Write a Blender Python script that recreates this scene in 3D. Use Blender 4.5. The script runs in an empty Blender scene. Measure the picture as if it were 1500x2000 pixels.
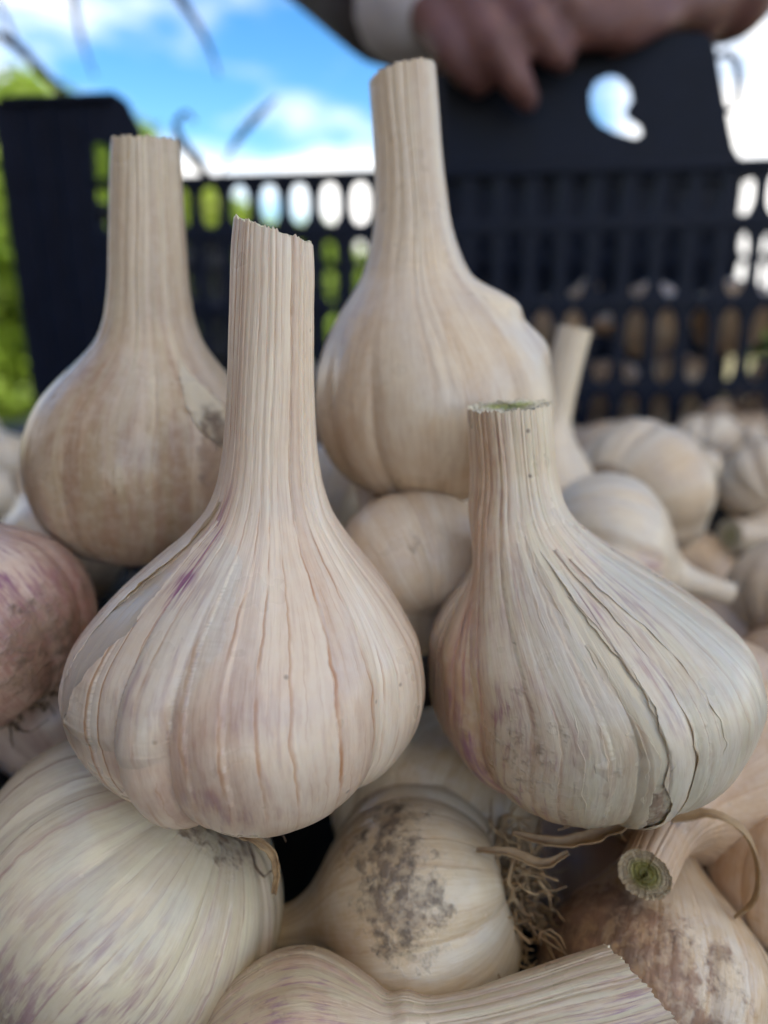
import bpy, bmesh, math, random
import numpy as np
from mathutils import Vector, Matrix

random.seed(7)
S = bpy.context.scene
COL = S.collection
R_ = math.radians

# ------------------------------------------------------------------ camera
CAM = Vector((0.0, 0.0, 1.015))
PITCH = R_(16.0)
FPX = 1444.0                       # focal length in photo pixels (1500 x 2000)
cd = bpy.data.cameras.new('camera')
cam = bpy.data.objects.new('camera', cd)
COL.objects.link(cam)
cam.location = CAM
cam.rotation_euler = (math.pi / 2 - PITCH, 0, 0)
cd.sensor_fit = 'VERTICAL'
cd.sensor_height = 36.0
cd.sensor_width = 27.0
cd.lens = 36.0 * FPX / 2000.0
cd.clip_start = 0.01
cd.clip_end = 5000
cd.dof.use_dof = True
cd.dof.focus_distance = 0.117
cd.dof.aperture_fstop = 7.6
S.camera = cam

# ------------------------------------------------------------------ world, sun, exposure
SUN_DIR = Vector((0.50, -0.45, 0.74)).normalized()      # towards the sun
W = bpy.data.worlds.new('World')
S.world = W
W.use_nodes = True
nt = W.node_tree
nt.nodes.clear()
wo = nt.nodes.new('ShaderNodeOutputWorld')
bg = nt.nodes.new('ShaderNodeBackground')
sky = nt.nodes.new('ShaderNodeTexSky')
sky.sky_type = 'NISHITA'
sky.sun_disc = False
sky.sun_elevation = math.asin(SUN_DIR.z)
sky.sun_rotation = math.atan2(SUN_DIR.x, SUN_DIR.y)
sky.air_density = 1.0
sky.dust_density = 0.4
sky.ozone_density = 3.0
tc = nt.nodes.new('ShaderNodeTexCoord')
hs = nt.nodes.new('ShaderNodeHueSaturation')
hs.inputs['Saturation'].default_value = 1.34
hs.inputs['Value'].default_value = 1.0
nt.links.new(sky.outputs[0], hs.inputs['Color'])
# broken cloud all over the sky, thicker towards the horizon
mp = nt.nodes.new('ShaderNodeMapping')
mp.inputs['Scale'].default_value = (1.0, 1.0, 2.6)
mp.inputs['Location'].default_value = (3.1, 0.4, 0.26)
nt.links.new(tc.outputs['Generated'], mp.inputs['Vector'])
cn = nt.nodes.new('ShaderNodeTexNoise')
cn.inputs['Scale'].default_value = 3.6
cn.inputs['Detail'].default_value = 6
cn.inputs['Roughness'].default_value = 0.52
nt.links.new(mp.outputs[0], cn.inputs['Vector'])
sx = nt.nodes.new('ShaderNodeSeparateXYZ')
nt.links.new(tc.outputs['Generated'], sx.inputs[0])
hz = nt.nodes.new('ShaderNodeMapRange')
hz.inputs['From Min'].default_value = 0.15
hz.inputs['From Max'].default_value = 0.24
hz.inputs['To Min'].default_value = 0.22
hz.inputs['To Max'].default_value = 0.0
nt.links.new(sx.outputs['Z'], hz.inputs['Value'])
ad = nt.nodes.new('ShaderNodeMath')
ad.operation = 'ADD'
nt.links.new(cn.outputs['Fac'], ad.inputs[0])
nt.links.new(hz.outputs[0], ad.inputs[1])
cm = nt.nodes.new('ShaderNodeMapRange')
cm.interpolation_type = 'SMOOTHSTEP'
cm.inputs['From Min'].default_value = 0.50
cm.inputs['From Max'].default_value = 0.72
nt.links.new(ad.outputs[0], cm.inputs['Value'])
mx = nt.nodes.new('ShaderNodeMix')
mx.data_type = 'RGBA'
mx.inputs['B'].default_value = (9.2, 9.0, 8.7, 1)
nt.links.new(cm.outputs[0], mx.inputs['Factor'])
nt.links.new(hs.outputs[0], mx.inputs['A'])
bg.inputs['Strength'].default_value = 0.08
nt.links.new(mx.outputs['Result'], bg.inputs['Color'])
nt.links.new(bg.outputs[0], wo.inputs['Surface'])

sl = bpy.data.lights.new('sun', 'SUN')
sl.energy = 5.0
sl.angle = R_(0.5)
sl.color = (1.0, 0.94, 0.86)
sun = bpy.data.objects.new('sun', sl)
COL.objects.link(sun)
sun.location = (-3, -3, 6)
sun.rotation_euler = (-SUN_DIR).to_track_quat('-Z', 'Y').to_euler()

S.view_settings.view_transform = 'Standard'
S.view_settings.look = 'None'
S.view_settings.gamma = 1.0
S.view_settings.use_curve_mapping = False
S.view_settings.exposure = 1.58
S.render.engine = 'CYCLES'
S.cycles.use_denoising = True
S.cycles.use_adaptive_sampling = True
S.cycles.adaptive_threshold = 0.03
S.cycles.max_bounces = 6
S.cycles.diffuse_bounces = 4
S.cycles.glossy_bounces = 2
S.cycles.caustics_reflective = False
S.cycles.caustics_refractive = False
S.cycles.transparent_max_bounces = 8

# ------------------------------------------------------------------ helpers
cP, sP = math.cos(PITCH), math.sin(PITCH)


def at(x, y, d):
    """A point of the place that stands at distance d along the viewing axis."""
    u, v = (x - 750) / FPX, (y - 1000) / FPX
    return CAM + d * Vector((u, cP - v * sP, -sP - v * cP))


def at_y(x, y, Y):
    u, v = (x - 750) / FPX, (y - 1000) / FPX
    t = Y / (cP - v * sP)
    return CAM + t * Vector((u, cP - v * sP, -sP - v * cP))


def tag(o, label, cat, group=None):
    o['label'] = label
    o['category'] = cat
    if group:
        o['group'] = group
    return o


def empty(name, loc=(0, 0, 0)):
    o = bpy.data.objects.new(name, None)
    o.empty_display_size = 0.01
    o.location = loc
    COL.objects.link(o)
    return o


def link(name, me, mat=None, parent=None, smooth=False):
    if mat is not None and not me.materials:
        me.materials.append(mat)
    if smooth:
        me.polygons.foreach_set('use_smooth', np.ones(len(me.polygons), dtype=bool))
    o = bpy.data.objects.new(name, me)
    COL.objects.link(o)
    if parent is not None:
        o.parent = parent
    return o


def mesh_np(name, verts, quads):
    me = bpy.data.meshes.new(name)
    verts = np.asarray(verts, dtype=np.float32)
    quads = np.asarray(quads, dtype=np.int32)
    n, k = quads.shape
    me.vertices.add(len(verts))
    me.vertices.foreach_set('co', verts.ravel())
    me.loops.add(n * k)
    me.loops.foreach_set('vertex_index', quads.ravel())
    me.polygons.add(n)
    me.polygons.foreach_set('loop_start', np.arange(0, n * k, k, dtype=np.int32))
    me.update(calc_edges=True)
    return me


def grid_quads(nr, nc):
    i = np.arange(nr - 1)[:, None] * nc + np.arange(nc - 1)[None, :]
    return np.stack([i, i + 1, i + 1 + nc, i + nc], -1).reshape(-1, 4)


def fattr(me, name, arr):
    a = me.attributes.new(name, 'FLOAT', 'POINT')
    a.data.foreach_set('value', np.asarray(arr, dtype=np.float32).ravel())


def vattr(me, name, arr):
    a = me.attributes.new(name, 'FLOAT_VECTOR', 'POINT')
    a.data.foreach_set('vector', np.asarray(arr, dtype=np.float32).ravel())


def box_bm(bm, lo, hi, bevel=0.0):
    vs = [bm.verts.new((x, y, z)) for x in (lo[0], hi[0]) for y in (lo[1], hi[1]) for z in (lo[2], hi[2])]
    for f in ((0, 1, 3, 2), (4, 6, 7, 5), (0, 4, 5, 1), (2, 3, 7, 6), (0, 2, 6, 4), (1, 5, 7, 3)):
        bm.faces.new([vs[i] for i in f])
    if bevel:
        es = list({e for v in vs for e in v.link_edges})
        bmesh.ops.bevel(bm, geom=es, offset=bevel, segments=2, affect='EDGES', profile=0.5)


def bm_mesh(name, bm):
    bmesh.ops.recalc_face_normals(bm, faces=bm.faces)
    me = bpy.data.meshes.new(name)
    bm.to_mesh(me)
    bm.free()
    return me


def tube_arrays(pts, rad, ns=6):
    """Rings along a polyline -> verts, quads."""
    pts = np.asarray(pts, float)
    n = len(pts)
    rad = np.broadcast_to(np.asarray(rad, float), (n,))
    T = np.gradient(pts, axis=0)
    T /= np.linalg.norm(T, axis=1)[:, None] + 1e-12
    ref = np.array([0.31, 0.17, 0.93])
    if abs(T[0] @ ref) > 0.9:
        ref = np.array([1.0, 0, 0])
    A = np.cross(T, ref)
    A /= np.linalg.norm(A, axis=1)[:, None] + 1e-12
    B = np.cross(T, A)
    th = np.linspace(0, 2 * math.pi, ns, endpoint=False)
    V = pts[:, None, :] + rad[:, None, None] * (np.cos(th)[None, :, None] * A[:, None, :] + np.sin(th)[None, :, None] * B[:, None, :])
    Q = []
    for i in range(n - 1):
        for j in range(ns):
            Q.append((i * ns + j, i * ns + (j + 1) % ns, (i + 1) * ns + (j + 1) % ns, (i + 1) * ns + j))
    return V.reshape(-1, 3), np.array(Q)


def join_arrays(parts):
    V, Q, o = [], [], 0
    for v, q in parts:
        V.append(v)
        Q.append(np.asarray(q) + o)
        o += len(v)
    return np.concatenate(V), np.concatenate(Q)


# ------------------------------------------------------------------ materials
def new_mat(name):
    m = bpy.data.materials.new(name)
    m.use_nodes = True
    m.node_tree.nodes.clear()
    return m, m.node_tree


class NT:
    def __init__(s, nt):
        s.t = nt

    def n(s, typ, **kw):
        nd = s.t.nodes.new(typ)
        for k, v in kw.items():
            setattr(nd, k, v)
        return nd

    def put(s, sock, v):
        if isinstance(v, bpy.types.NodeSocket):
            s.t.links.new(v, sock)
        else:
            sock.default_value = v

    def math(s, op, a, b=0.0, c=None, clamp=False):
        nd = s.n('ShaderNodeMath', operation=op, use_clamp=clamp)
        s.put(nd.inputs[0], a)
        s.put(nd.inputs[1], b)
        if c is not None:
            s.put(nd.inputs[2], c)
        return nd.outputs[0]

    def rng(s, v, a, b, c=0.0, d=1.0, smooth=True):
        nd = s.n('ShaderNodeMapRange')
        nd.interpolation_type = 'SMOOTHSTEP' if smooth else 'LINEAR'
        s.put(nd.inputs['Value'], v)
        for k, x in (('From Min', a), ('From Max', b), ('To Min', c), ('To Max', d)):
            s.put(nd.inputs[k], x)
        return nd.outputs[0]

    def mix(s, f, a, b, blend='MIX'):
        nd = s.n('ShaderNodeMix', data_type='RGBA', blend_type=blend)
        s.put(nd.inputs['Factor'], f)
        s.put(nd.inputs['A'], a if isinstance(a, bpy.types.NodeSocket) else (*a, 1))
        s.put(nd.inputs['B'], b if isinstance(b, bpy.types.NodeSocket) else (*b, 1))
        return nd.outputs['Result']

    def noise(s, vec, scale, detail=3, rough=0.55, dist=0.0):
        nd = s.n('ShaderNodeTexNoise')
        s.put(nd.inputs['Vector'], vec)
        nd.inputs['Scale'].default_value = scale
        nd.inputs['Detail'].default_value = detail
        nd.inputs['Roughness'].default_value = rough
        nd.inputs['Distortion'].default_value = dist
        return nd.outputs['Fac']

    def attr(s, name, out='Fac'):
        nd = s.n('ShaderNodeAttribute', attribute_name=name)
        return nd.outputs[out]

    def shift(s, vec, off):
        nd = s.n('ShaderNodeVectorMath', operation='ADD')
        s.put(nd.inputs[0], vec)
        nd.inputs[1].default_value = off
        return nd.outputs[0]


def skin_mat(name, white=(0.78, 0.72, 0.63), tan=(0.60, 0.46, 0.36), line=(0.50, 0.27, 0.13), line_amt=0.8,
             purple=(0.27, 0.10, 0.19), dirt=(0.16, 0.105, 0.07), spots=0.5, green=0.0, rough=0.42, seed=0.0,
             thin=False, wrinkle=1.0, sss=0.0, clove=(0.58, 0.545, 0.52)):
    white, tan, clove = [(c[0] * .95, c[1] * .865, c[2] * .72) for c in (white, tan, clove)]
    m, t = new_mat(name)
    g = NT(t)
    out = g.n('ShaderNodeOutputMaterial')
    bs = g.n('ShaderNodeBsdfPrincipled')
    lon = g.shift(g.attr('lon', 'Vector'), (seed, seed * 1.7, seed * 0.6))
    obj = g.shift(g.n('ShaderNodeTexCoord').outputs['Object'], (seed * 0.3, 0.1, seed * 0.11))
    pu = g.attr('pu')
    hz_ = g.attr('hz')
    pt = g.n('ShaderNodeSeparateColor')
    g.put(pt.inputs[0], g.attr('paint', 'Color'))
    p_tan, p_pur, p_dirt = pt.outputs[0], pt.outputs[1], pt.outputs[2]
    p_clove = g.attr('paint', 'Alpha')
    streak = g.noise(lon, 26, 3, 0.6)
    broad = g.noise(lon, 4.2, 3, 0.55)
    blot = g.noise(obj, 70, 3, 0.6)
    fine = g.noise(obj, 420, 2, 0.65)
    # which sheath strip, and the thin line where it ends
    wob = g.math('MULTIPLY_ADD', g.noise(obj, 260, 2), 0.22, pu)
    cell = g.math('FLOOR', wob)
    wn = g.n('ShaderNodeTexWhiteNoise', noise_dimensions='1D')
    g.put(wn.inputs['W'], g.math('ADD', cell, seed))
    cellv = wn.outputs['Value']
    fr = g.math('FRACT', wob)
    l1 = g.math('MAXIMUM', g.rng(fr, 0.02, 0.13, 1, 0), g.rng(fr, 0.95, 0.99, 0, 1))
    broken = g.rng(g.noise(g.shift(obj, (0.2, 0.3, 0.1)), 85, 2), 0.32, 0.56)
    lcell = g.rng(cellv, 0.1, 0.8, 0.35, 0.85, False)
    l1 = g.math('MULTIPLY', g.math('MULTIPLY', l1, broken), lcell)
    fr2 = g.math('FRACT', g.math('MULTIPLY', wob, 3.0))
    l2 = g.math('MULTIPLY', g.rng(fr2, 0.0, 0.14, 0.32, 0), g.rng(blot, 0.42, 0.6))
    lines = g.math('MULTIPLY', g.math('MAXIMUM', l1, l2), line_amt, clamp=True)
    # colour
    ft = g.math('ADD', g.math('MULTIPLY', g.rng(streak, 0.38, 0.72), 0.30),
                g.math('MULTIPLY', g.rng(broad, 0.35, 0.70), 0.28))
    ft = g.math('ADD', ft, g.math('MULTIPLY', g.rng(cellv, 0.3, 1.0), 0.34))
    ft = g.math('ADD', ft, g.math('MULTIPLY', p_tan, g.rng(blot, 0.25, 0.65, 0.55, 1.15)), clamp=True)
    col = g.mix(ft, white, tan)
    col = g.mix(g.math('MULTIPLY', g.rng(fine, 0.35, 0.7), 0.16), col, (0.80, 0.73, 0.62))
    if green:
        gm = g.math('MULTIPLY', g.rng(g.noise(lon, 9, 3), 0.42, 0.62), green)
        col = g.mix(gm, col, (0.60, 0.62, 0.36))
    pm = g.math('MULTIPLY', g.rng(g.math('ADD', g.math('MULTIPLY', streak, 0.55), g.math('MULTIPLY', blot, 0.5)), 0.50, 0.66),
                p_pur, clamp=True)
    col = g.mix(pm, col, purple)
    col = g.mix(lines, col, line)
    clf = g.rng(p_clove, 0.2, 0.6)
    col = g.mix(clf, col, g.mix(g.rng(broad, .3, .7), clove, tuple(c * .82 for c in clove)))
    # small brown specks
    vo = g.n('ShaderNodeTexVoronoi', feature='F1')
    g.put(vo.inputs['Vector'], obj)
    vo.inputs['Scale'].default_value = 210
    vsep = g.n('ShaderNodeSeparateColor')
    g.put(vsep.inputs[0], vo.outputs['Color'])
    sp = g.math('MULTIPLY', g.rng(g.math('ADD', vo.outputs['Distance'], g.math('MULTIPLY', fine, .16)), 0.10, 0.20, 1, 0), g.rng(vsep.outputs[0], 0.84, 0.90))
    sp = g.math('MULTIPLY', sp, spots * 0.8)
    col = g.mix(sp, col, (0.13, 0.08, 0.06))
    # soil
    dm = g.math('ADD', g.math('MULTIPLY', g.noise(obj, 240, 3, 0.7), 0.65), g.math('MULTIPLY', blot, 0.35))
    dm = g.rng(g.math('ADD', dm, g.math('MULTIPLY', p_dirt, 0.42)), 0.62, 0.80)
    dm = g.math('MULTIPLY', dm, g.rng(p_dirt, 0.02, 0.25), clamp=True)
    dm = g.math('MULTIPLY', dm, g.rng(fine, 0.32, 0.60, 0.45, 1.0))
    dcol = g.mix(g.rng(g.noise(obj, 150, 3), 0.35, 0.65), dirt, tuple(min(1, c * 2.0) for c in dirt))
    col = g.mix(g.math('MULTIPLY', dm, 0.9), col, dcol)
    g.put(bs.inputs['Base Color'], col)
    rg = g.math('ADD', g.math('MULTIPLY', blot, 0.25), rough - 0.24)
    g.put(bs.inputs['Roughness'], g.math('ADD', rg, g.math('MULTIPLY', dm, 0.35), clamp=True))
    bs.inputs['Specular IOR Level'].default_value = 0.62
    bs.inputs['Subsurface Weight'].default_value = sss
    bs.inputs['Subsurface Radius'].default_value = (1.0, 0.55, 0.30)
    bs.inputs['Subsurface Scale'].default_value = 0.0016
    hb = g.math('ADD', g.math('MULTIPLY', streak, 0.9), g.math('MULTIPLY', fine, 0.25))
    hb = g.math('SUBTRACT', hb, g.math('MULTIPLY', l1, 0.5))
    hb = g.math('ADD', hb, g.math('MULTIPLY', blot, 0.8))
    hb = g.math('ADD', hb, g.math('MULTIPLY', dm, g.math('MULTIPLY', fine, 2.2)))
    bp = g.n('ShaderNodeBump')
    bp.inputs['Strength'].default_value = 0.42 * wrinkle
    bp.inputs['Distance'].default_value = 0.00035
    g.put(bp.inputs['Height'], hb)
    g.put(bs.inputs['Normal'], bp.outputs[0])
    if thin:
        tr = g.n('ShaderNodeBsdfTranslucent')
        g.put(tr.inputs['Color'], col)
        ms = g.n('ShaderNodeMixShader')
        ms.inputs[0].default_value = 0.3
        g.put(ms.inputs[1], bs.outputs[0])
        g.put(ms.inputs[2], tr.outputs[0])
        g.put(out.inputs['Surface'], ms.outputs[0])
    else:
        g.put(out.inputs['Surface'], bs.outputs[0])
    return m


def plain_mat(name, col, col2=None, scale=30, rough=0.6, bump=0.0, spec=0.4, coord='Object', trans=0.0, sss=0.0):
    m, t = new_mat(name)
    g = NT(t)
    out = g.n('ShaderNodeOutputMaterial')
    bs = g.n('ShaderNodeBsdfPrincipled')
    obj = g.n('ShaderNodeTexCoord').outputs[coord]
    n1 = g.noise(obj, scale, 5, 0.6)
    c2 = col2 or tuple(c * 0.7 for c in col)
    g.put(bs.inputs['Base Color'], g.mix(g.rng(n1, 0.3, 0.7), col, c2))
    g.put(bs.inputs['Roughness'], g.math('ADD', g.math('MULTIPLY', n1, 0.2), rough - 0.1))
    bs.inputs['Specular IOR Level'].default_value = spec
    if sss:
        bs.inputs['Subsurface Weight'].default_value = sss
        bs.inputs['Subsurface Radius'].default_value = (1, 0.4, 0.25)
        bs.inputs['Subsurface Scale'].default_value = 0.004
    if bump:
        bp = g.n('ShaderNodeBump')
        bp.inputs['Distance'].default_value = bump
        bp.inputs['Strength'].default_value = 0.7
        g.put(bp.inputs['Height'], n1)
        g.put(bs.inputs['Normal'], bp.outputs[0])
    if trans:
        tr = g.n('ShaderNodeBsdfTranslucent')
        tr.inputs['Color'].default_value = (*col, 1)
        ms = g.n('ShaderNodeMixShader')
        ms.inputs[0].default_value = trans
        g.put(ms.inputs[1], bs.outputs[0])
        g.put(ms.inputs[2], tr.outputs[0])
        g.put(out.inputs['Surface'], ms.outputs[0])
    else:
        g.put(out.inputs['Surface'], bs.outputs[0])
    return m


def cut_mat(name, green=0.5, brown=0.2, outer=(0.74, 0.66, 0.47), inner=(0.46, 0.48, 0.16)):
    """Freshly cut stem: pith in the middle, pale ring of sheaths round it."""
    m, t = new_mat(name)
    g = NT(t)
    out = g.n('ShaderNodeOutputMaterial')
    bs = g.n('ShaderNodeBsdfPrincipled')
    rr = g.attr('rad')
    obj = g.n('ShaderNodeTexCoord').outputs['Object']
    n1 = g.noise(obj, 700, 4, 0.7)
    n2 = g.noise(obj, 260, 3)
    rn = g.math('ADD', rr, g.math('MULTIPLY', g.math('SUBTRACT', n2, 0.5), 0.35))
    ring = g.math('SINE', g.math('MULTIPLY', rn, 42.0))
    core = g.rng(rn, 0.35, 0.75, green, 0.0)
    col = g.mix(core, outer, inner)
    col = g.mix(g.rng(ring, 0.2, 1.0, 0.0, 0.30), col, (0.45, 0.38, 0.22))
    col = g.mix(g.math('MULTIPLY', g.rng(n2, 0.55, 0.7), brown), col, (0.22, 0.13, 0.06))
    g.put(bs.inputs['Base Color'], col)
    bs.inputs['Roughness'].default_value = 0.6
    bp = g.n('ShaderNodeBump')
    bp.inputs['Distance'].default_value = 0.00025
    g.put(bp.inputs['Height'], g.math('ADD', n1, g.math('MULTIPLY', ring, 0.3)))
    g.put(bs.inputs['Normal'], bp.outputs[0])
    g.put(out.inputs['Surface'], bs.outputs[0])
    return m


M = {}
M['plastic'] = plain_mat('black_plastic', (0.004, 0.007, 0.018), (0.007, 0.011, 0.026), 60, 0.5, 0.0002, 0.17)
M['root'] = plain_mat('dry_root', (0.50, 0.34, 0.17), (0.26, 0.16, 0.08), 300, 0.75, 0.0003)
M['rootdark'] = plain_mat('soiled_root', (0.20, 0.13, 0.08), (0.09, 0.06, 0.04), 300, 0.85, 0.0004)
M['cut'] = cut_mat('cut_stem', 0.55, 0.2)
M['cutgreen'] = cut_mat('cut_stem_green', 1.0, 0.5)
M['cutolive'] = cut_mat('cut_stem_olive', 1.0, 0.7, (0.55, 0.43, 0.27), (0.30, 0.27, 0.06))
M['dryleaf'] = plain_mat('dry_leaf', (0.10, 0.075, 0.05), (0.05, 0.035, 0.025), 90, 0.7, 0.0004, trans=0.15)
M['husk'] = plain_mat('papery_husk', (0.52, 0.36, 0.19), (0.30, 0.18, 0.08), 160, 0.55, 0.0004, trans=0.25)

# ------------------------------------------------------------------ the setting
M['grass'] = plain_mat('grass', (0.15, 0.15, 0.06), (0.21, 0.17, 0.10), 1.4, 0.9, 0.02)
M['wood'] = plain_mat('table_board', (0.030, 0.023, 0.019), (0.020, 0.016, 0.013), 22, 0.7, 0.0006)  # boards coloured near black so gaps in the heap look shaded
M['leaf'] = plain_mat('tree_leaf', (0.17, 0.27, 0.025), (0.24, 0.32, 0.05), 2.0, 0.5, 0, 0.4, trans=0.5)
M['leaf2'] = plain_mat('tree_leaf_yellowish', (0.20, 0.30, 0.025), (0.26, 0.30, 0.05), 2.0, 0.5, 0, 0.4, trans=0.5)
M['bark'] = plain_mat('bark', (0.11, 0.08, 0.055), (0.06, 0.045, 0.03), 9, 0.9, 0.01)
M['pole'] = plain_mat('painted_pole', (0.4, 0.4, 0.4), (0.34, 0.34, 0.34), 8, 0.4)

bm = bmesh.new()
bmesh.ops.create_grid(bm, x_segments=60, y_segments=60, size=400)
for v in bm.verts:
    r = v.co.length
    v.co.z = 0.06 * math.sin(v.co.x * 0.4) * math.cos(v.co.y * 0.33) * min(1, max(0, (r - 14) / 30))
gr = link('ground', bm_mesh('ground', bm), M['grass'])
gr['kind'] = 'structure'

TZ = 0.852
tb = tag(empty('market_table', (0, 0.3, 0)), 'board table under the heap of garlic, coloured dark for its shaded gaps', 'table')
y0 = -0.30
for k in range(8):
    bm = bmesh.new()
    box_bm(bm, (-0.9, y0 + k * 0.165, TZ - 0.025), (0.9, y0 + k * 0.165 + 0.160, TZ), 0.003)
    o = link('table_board', bm_mesh('table_board', bm), M['wood'], tb)
for sx_ in (-0.84, 0.84):
    for sy_ in (-0.24, 0.95):
        bm = bmesh.new()
        box_bm(bm, (sx_ - 0.03, sy_ - 0.03, 0.0), (sx_ + 0.03, sy_ + 0.03, TZ - 0.026), 0.003)
        link('leg', bm_mesh('leg', bm), M['wood'], tb)
for o in tb.children:
    o.matrix_parent_inverse = Matrix.Translation((0, -0.3, 0))

# roof and curtain added out of view to block sun and left sky light
M['canvas'] = plain_mat('sun_blocker_canvas', (0.82, 0.76, 0.67), (0.78, 0.72, 0.63), 5, 0.9, 0.001, trans=0.45)  # translucent, so the added roof passes sun on as soft warm light
M['tarp'] = plain_mat('light_block_tarpaulin', (0.14, 0.10, 0.07), (0.11, 0.08, 0.055), 5, 0.8, 0.001)
AO = Vector((0.6, -0.6, 0))
aw = tag(empty('added_sun_blocker', AO), 'unseen cream canvas roof on four poles, added to block sun, with a light-blocking brown curtain', 'light_blocker')
X0, X1, Y0, Y1, ZA = -0.72, 1.9, -1.6, 0.50, 2.25
XC = 0.16
nx, ny = 24, 24
V = np.zeros((ny, nx, 3))
for j in range(ny):
    for i in range(nx):
        fx, fy = i / (nx - 1), j / (ny - 1)
        V[j, i] = (XC + (X1 - XC) * fx - AO.x, Y0 + (Y1 - Y0) * fy - AO.y,
                   ZA + 0.30 * (1 - abs(2 * fy - 1)) - 0.04 * math.sin(math.pi * fx))
link('sun_block_canopy', mesh_np('sun_block_canopy', V.reshape(-1, 3), grid_quads(ny, nx)), M['canvas'], aw, True)
for (nm_, pa, pb, mt_) in (('light_block_curtain', (X0 + .02, Y1), (X0 + .02, Y0), 'tarp'),):  # added dark curtain that keeps sky light off the left side
    n_ = 70
    V = np.zeros((6, n_, 3))
    sd_ = nm_ == 'light_block_curtain'
    for i in range(n_):
        f_ = i / (n_ - 1)
        w_ = .03 * math.sin(f_ * 60)
        for j in range(6):
            V[j, i] = (pa[0] + (pb[0] - pa[0]) * f_ - AO.x + (w_ if sd_ else 0), pa[1] + (pb[1] - pa[1]) * f_ - AO.y + (0 if sd_ else w_), .05 + j / 5 * (ZA - .06))
    link(nm_, mesh_np(nm_, V.reshape(-1, 3), grid_quads(6, n_)), M[mt_], aw, True)
for (px_, py_) in ((X0, Y0), (X1, Y0), (X0, Y1), (X1, Y1)):
    v, q = tube_arrays([(px_ - AO.x, py_ - AO.y, 0.0), (px_ - AO.x, py_ - AO.y, 1.1), (px_ - AO.x, py_ - AO.y, ZA)], 0.018, 12)
    link('pole', mesh_np('pole', v, q), M['pole'], aw, True)
for (pa, pb) in (((X0, Y0), (X1, Y0)), ((X0, Y1), (X1, Y1)), ((X0, Y0), (X0, Y1)), ((X1, Y0), (X1, Y1)), ((XC, Y0), (XC, Y1))):
    A_, B_ = Vector((pa[0] - AO.x, pa[1] - AO.y, ZA - .03)), Vector((pb[0] - AO.x, pb[1] - AO.y, ZA - .03))
    v, q = tube_arrays([A_, A_.lerp(B_, .5), B_], 0.014, 10)
    link('frame_rail', mesh_np('frame_rail', v, q), M['pole'], aw, True)


def leaf_cloud(name, mat, parent, blobs, n, size, seed):
    rs = np.random.RandomState(seed)
    pts = []
    tot = sum(b[3] * b[4] * b[5] for b in blobs)
    for (x, y, z, a, b, c) in blobs:
        k = max(10, int(n * a * b * c / tot))
        d = rs.normal(size=(k, 3))
        d /= np.linalg.norm(d, axis=1)[:, None]
        rr = rs.uniform(0.35, 1.05, k) ** 0.6
        pts.append(np.array([x, y, z]) + d * rr[:, None] * np.array([a, b, c]))
    P = np.concatenate(pts)
    k = len(P)
    A = rs.normal(size=(k, 3))
    A /= np.linalg.norm(A, axis=1)[:, None]
    B = np.cross(A, rs.normal(size=(k, 3)))
    B /= np.linalg.norm(B, axis=1)[:, None]
    C = np.cross(A, B)
    s = size * rs.uniform(0.6, 1.3, k)[:, None]
    quad = np.stack([P - A * s, P + B * s * 0.45 + C * s * 0.12, P + A * s, P - B * s * 0.45 + C * s * 0.12], 1).reshape(-1, 3)
    me = mesh_np(name, quad, np.arange(4 * k).reshape(-1, 4))
    o = link(name, me, mat, parent)
    return o


def tree(name, label, base, h, blobs, n, size, seed, mat):
    t = tag(empty(name, base), label, 'tree', 'trees and shrubs behind the crate')
    rs = random.Random(seed)
    parts = [tube_arrays([(0, 0, -0.1), (0.03, 0, h * 0.3), (-0.04, 0.02, h * 0.62)], [0.09, 0.065, 0.03], 8)]
    for b in blobs:
        p0 = Vector((0.02, 0, h * rs.uniform(0.2, 0.5)))
        p2 = Vector(b[:3])
        pm_ = (p0 + p2) / 2 + Vector((rs.uniform(-.1, .1), rs.uniform(-.1, .1), 0.1))
        parts.append(tube_arrays([p0, pm_, p2], [0.035, 0.02, 0.008], 6))
    v, q = join_arrays(parts)
    link('trunk', mesh_np('trunk', v, q), M['bark'], t, True)
    leaf_cloud('crown', mat, t, blobs, n, size, seed)
    return t


tree('leafy_tree', 'tall yellow-green leafy tree at the left edge behind the crate corner', (-2.55, 6.0, 0), 2.6,
     [(0, 0, 1.5, .75, .7, .8), (-.75, .1, 1.8, .7, .6, .75), (.55, .2, 1.0, .7, .6, .7), (-.1, 0, 2.15, .55, .5, .45), (.45, 0, 2.0, .5, .45, .4), (-.8, 0, .8, .8, .7, .8), (.45, 0, 1.75, .4, .4, .45)], 26000, 0.065, 3, M['leaf'])
tree('leafy_shrub', 'bright green shrub behind the crate, left of the tall stem of the leftmost bulb', (-1.5, 6.4, 0), 2.0,
     [(0, 0, 1.25, .6, .6, .65), (-.6, .1, 1.1, .6, .5, .8), (.5, 0, .9, .55, .5, .7), (-.45, 0, 1.75, .35, .35, .3)], 18000, 0.06, 5, M['leaf2'])
tree('leafy_shrub', 'low green shrub seen through the top row of crate holes', (-0.6, 6.6, 0), 1.7,
     [(0, 0, 1.0, .5, .5, .65), (-.5, .1, 1.05, .45, .5, .65), (.35, 0, .8, .4, .4, .6)], 14000, 0.055, 8, M['leaf'])
hedge = leaf_cloud('hedge', M['leaf'], None, [(-6 + i * 1.1, 14 + (i % 3) * .4, 0.5, .8, .6, .6 + .1 * (i % 2)) for i in range(13)], 16000, 0.10, 17)
hedge['kind'] = 'stuff'
hedge['label'] = 'low far hedge on the horizon behind the crate'

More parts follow.
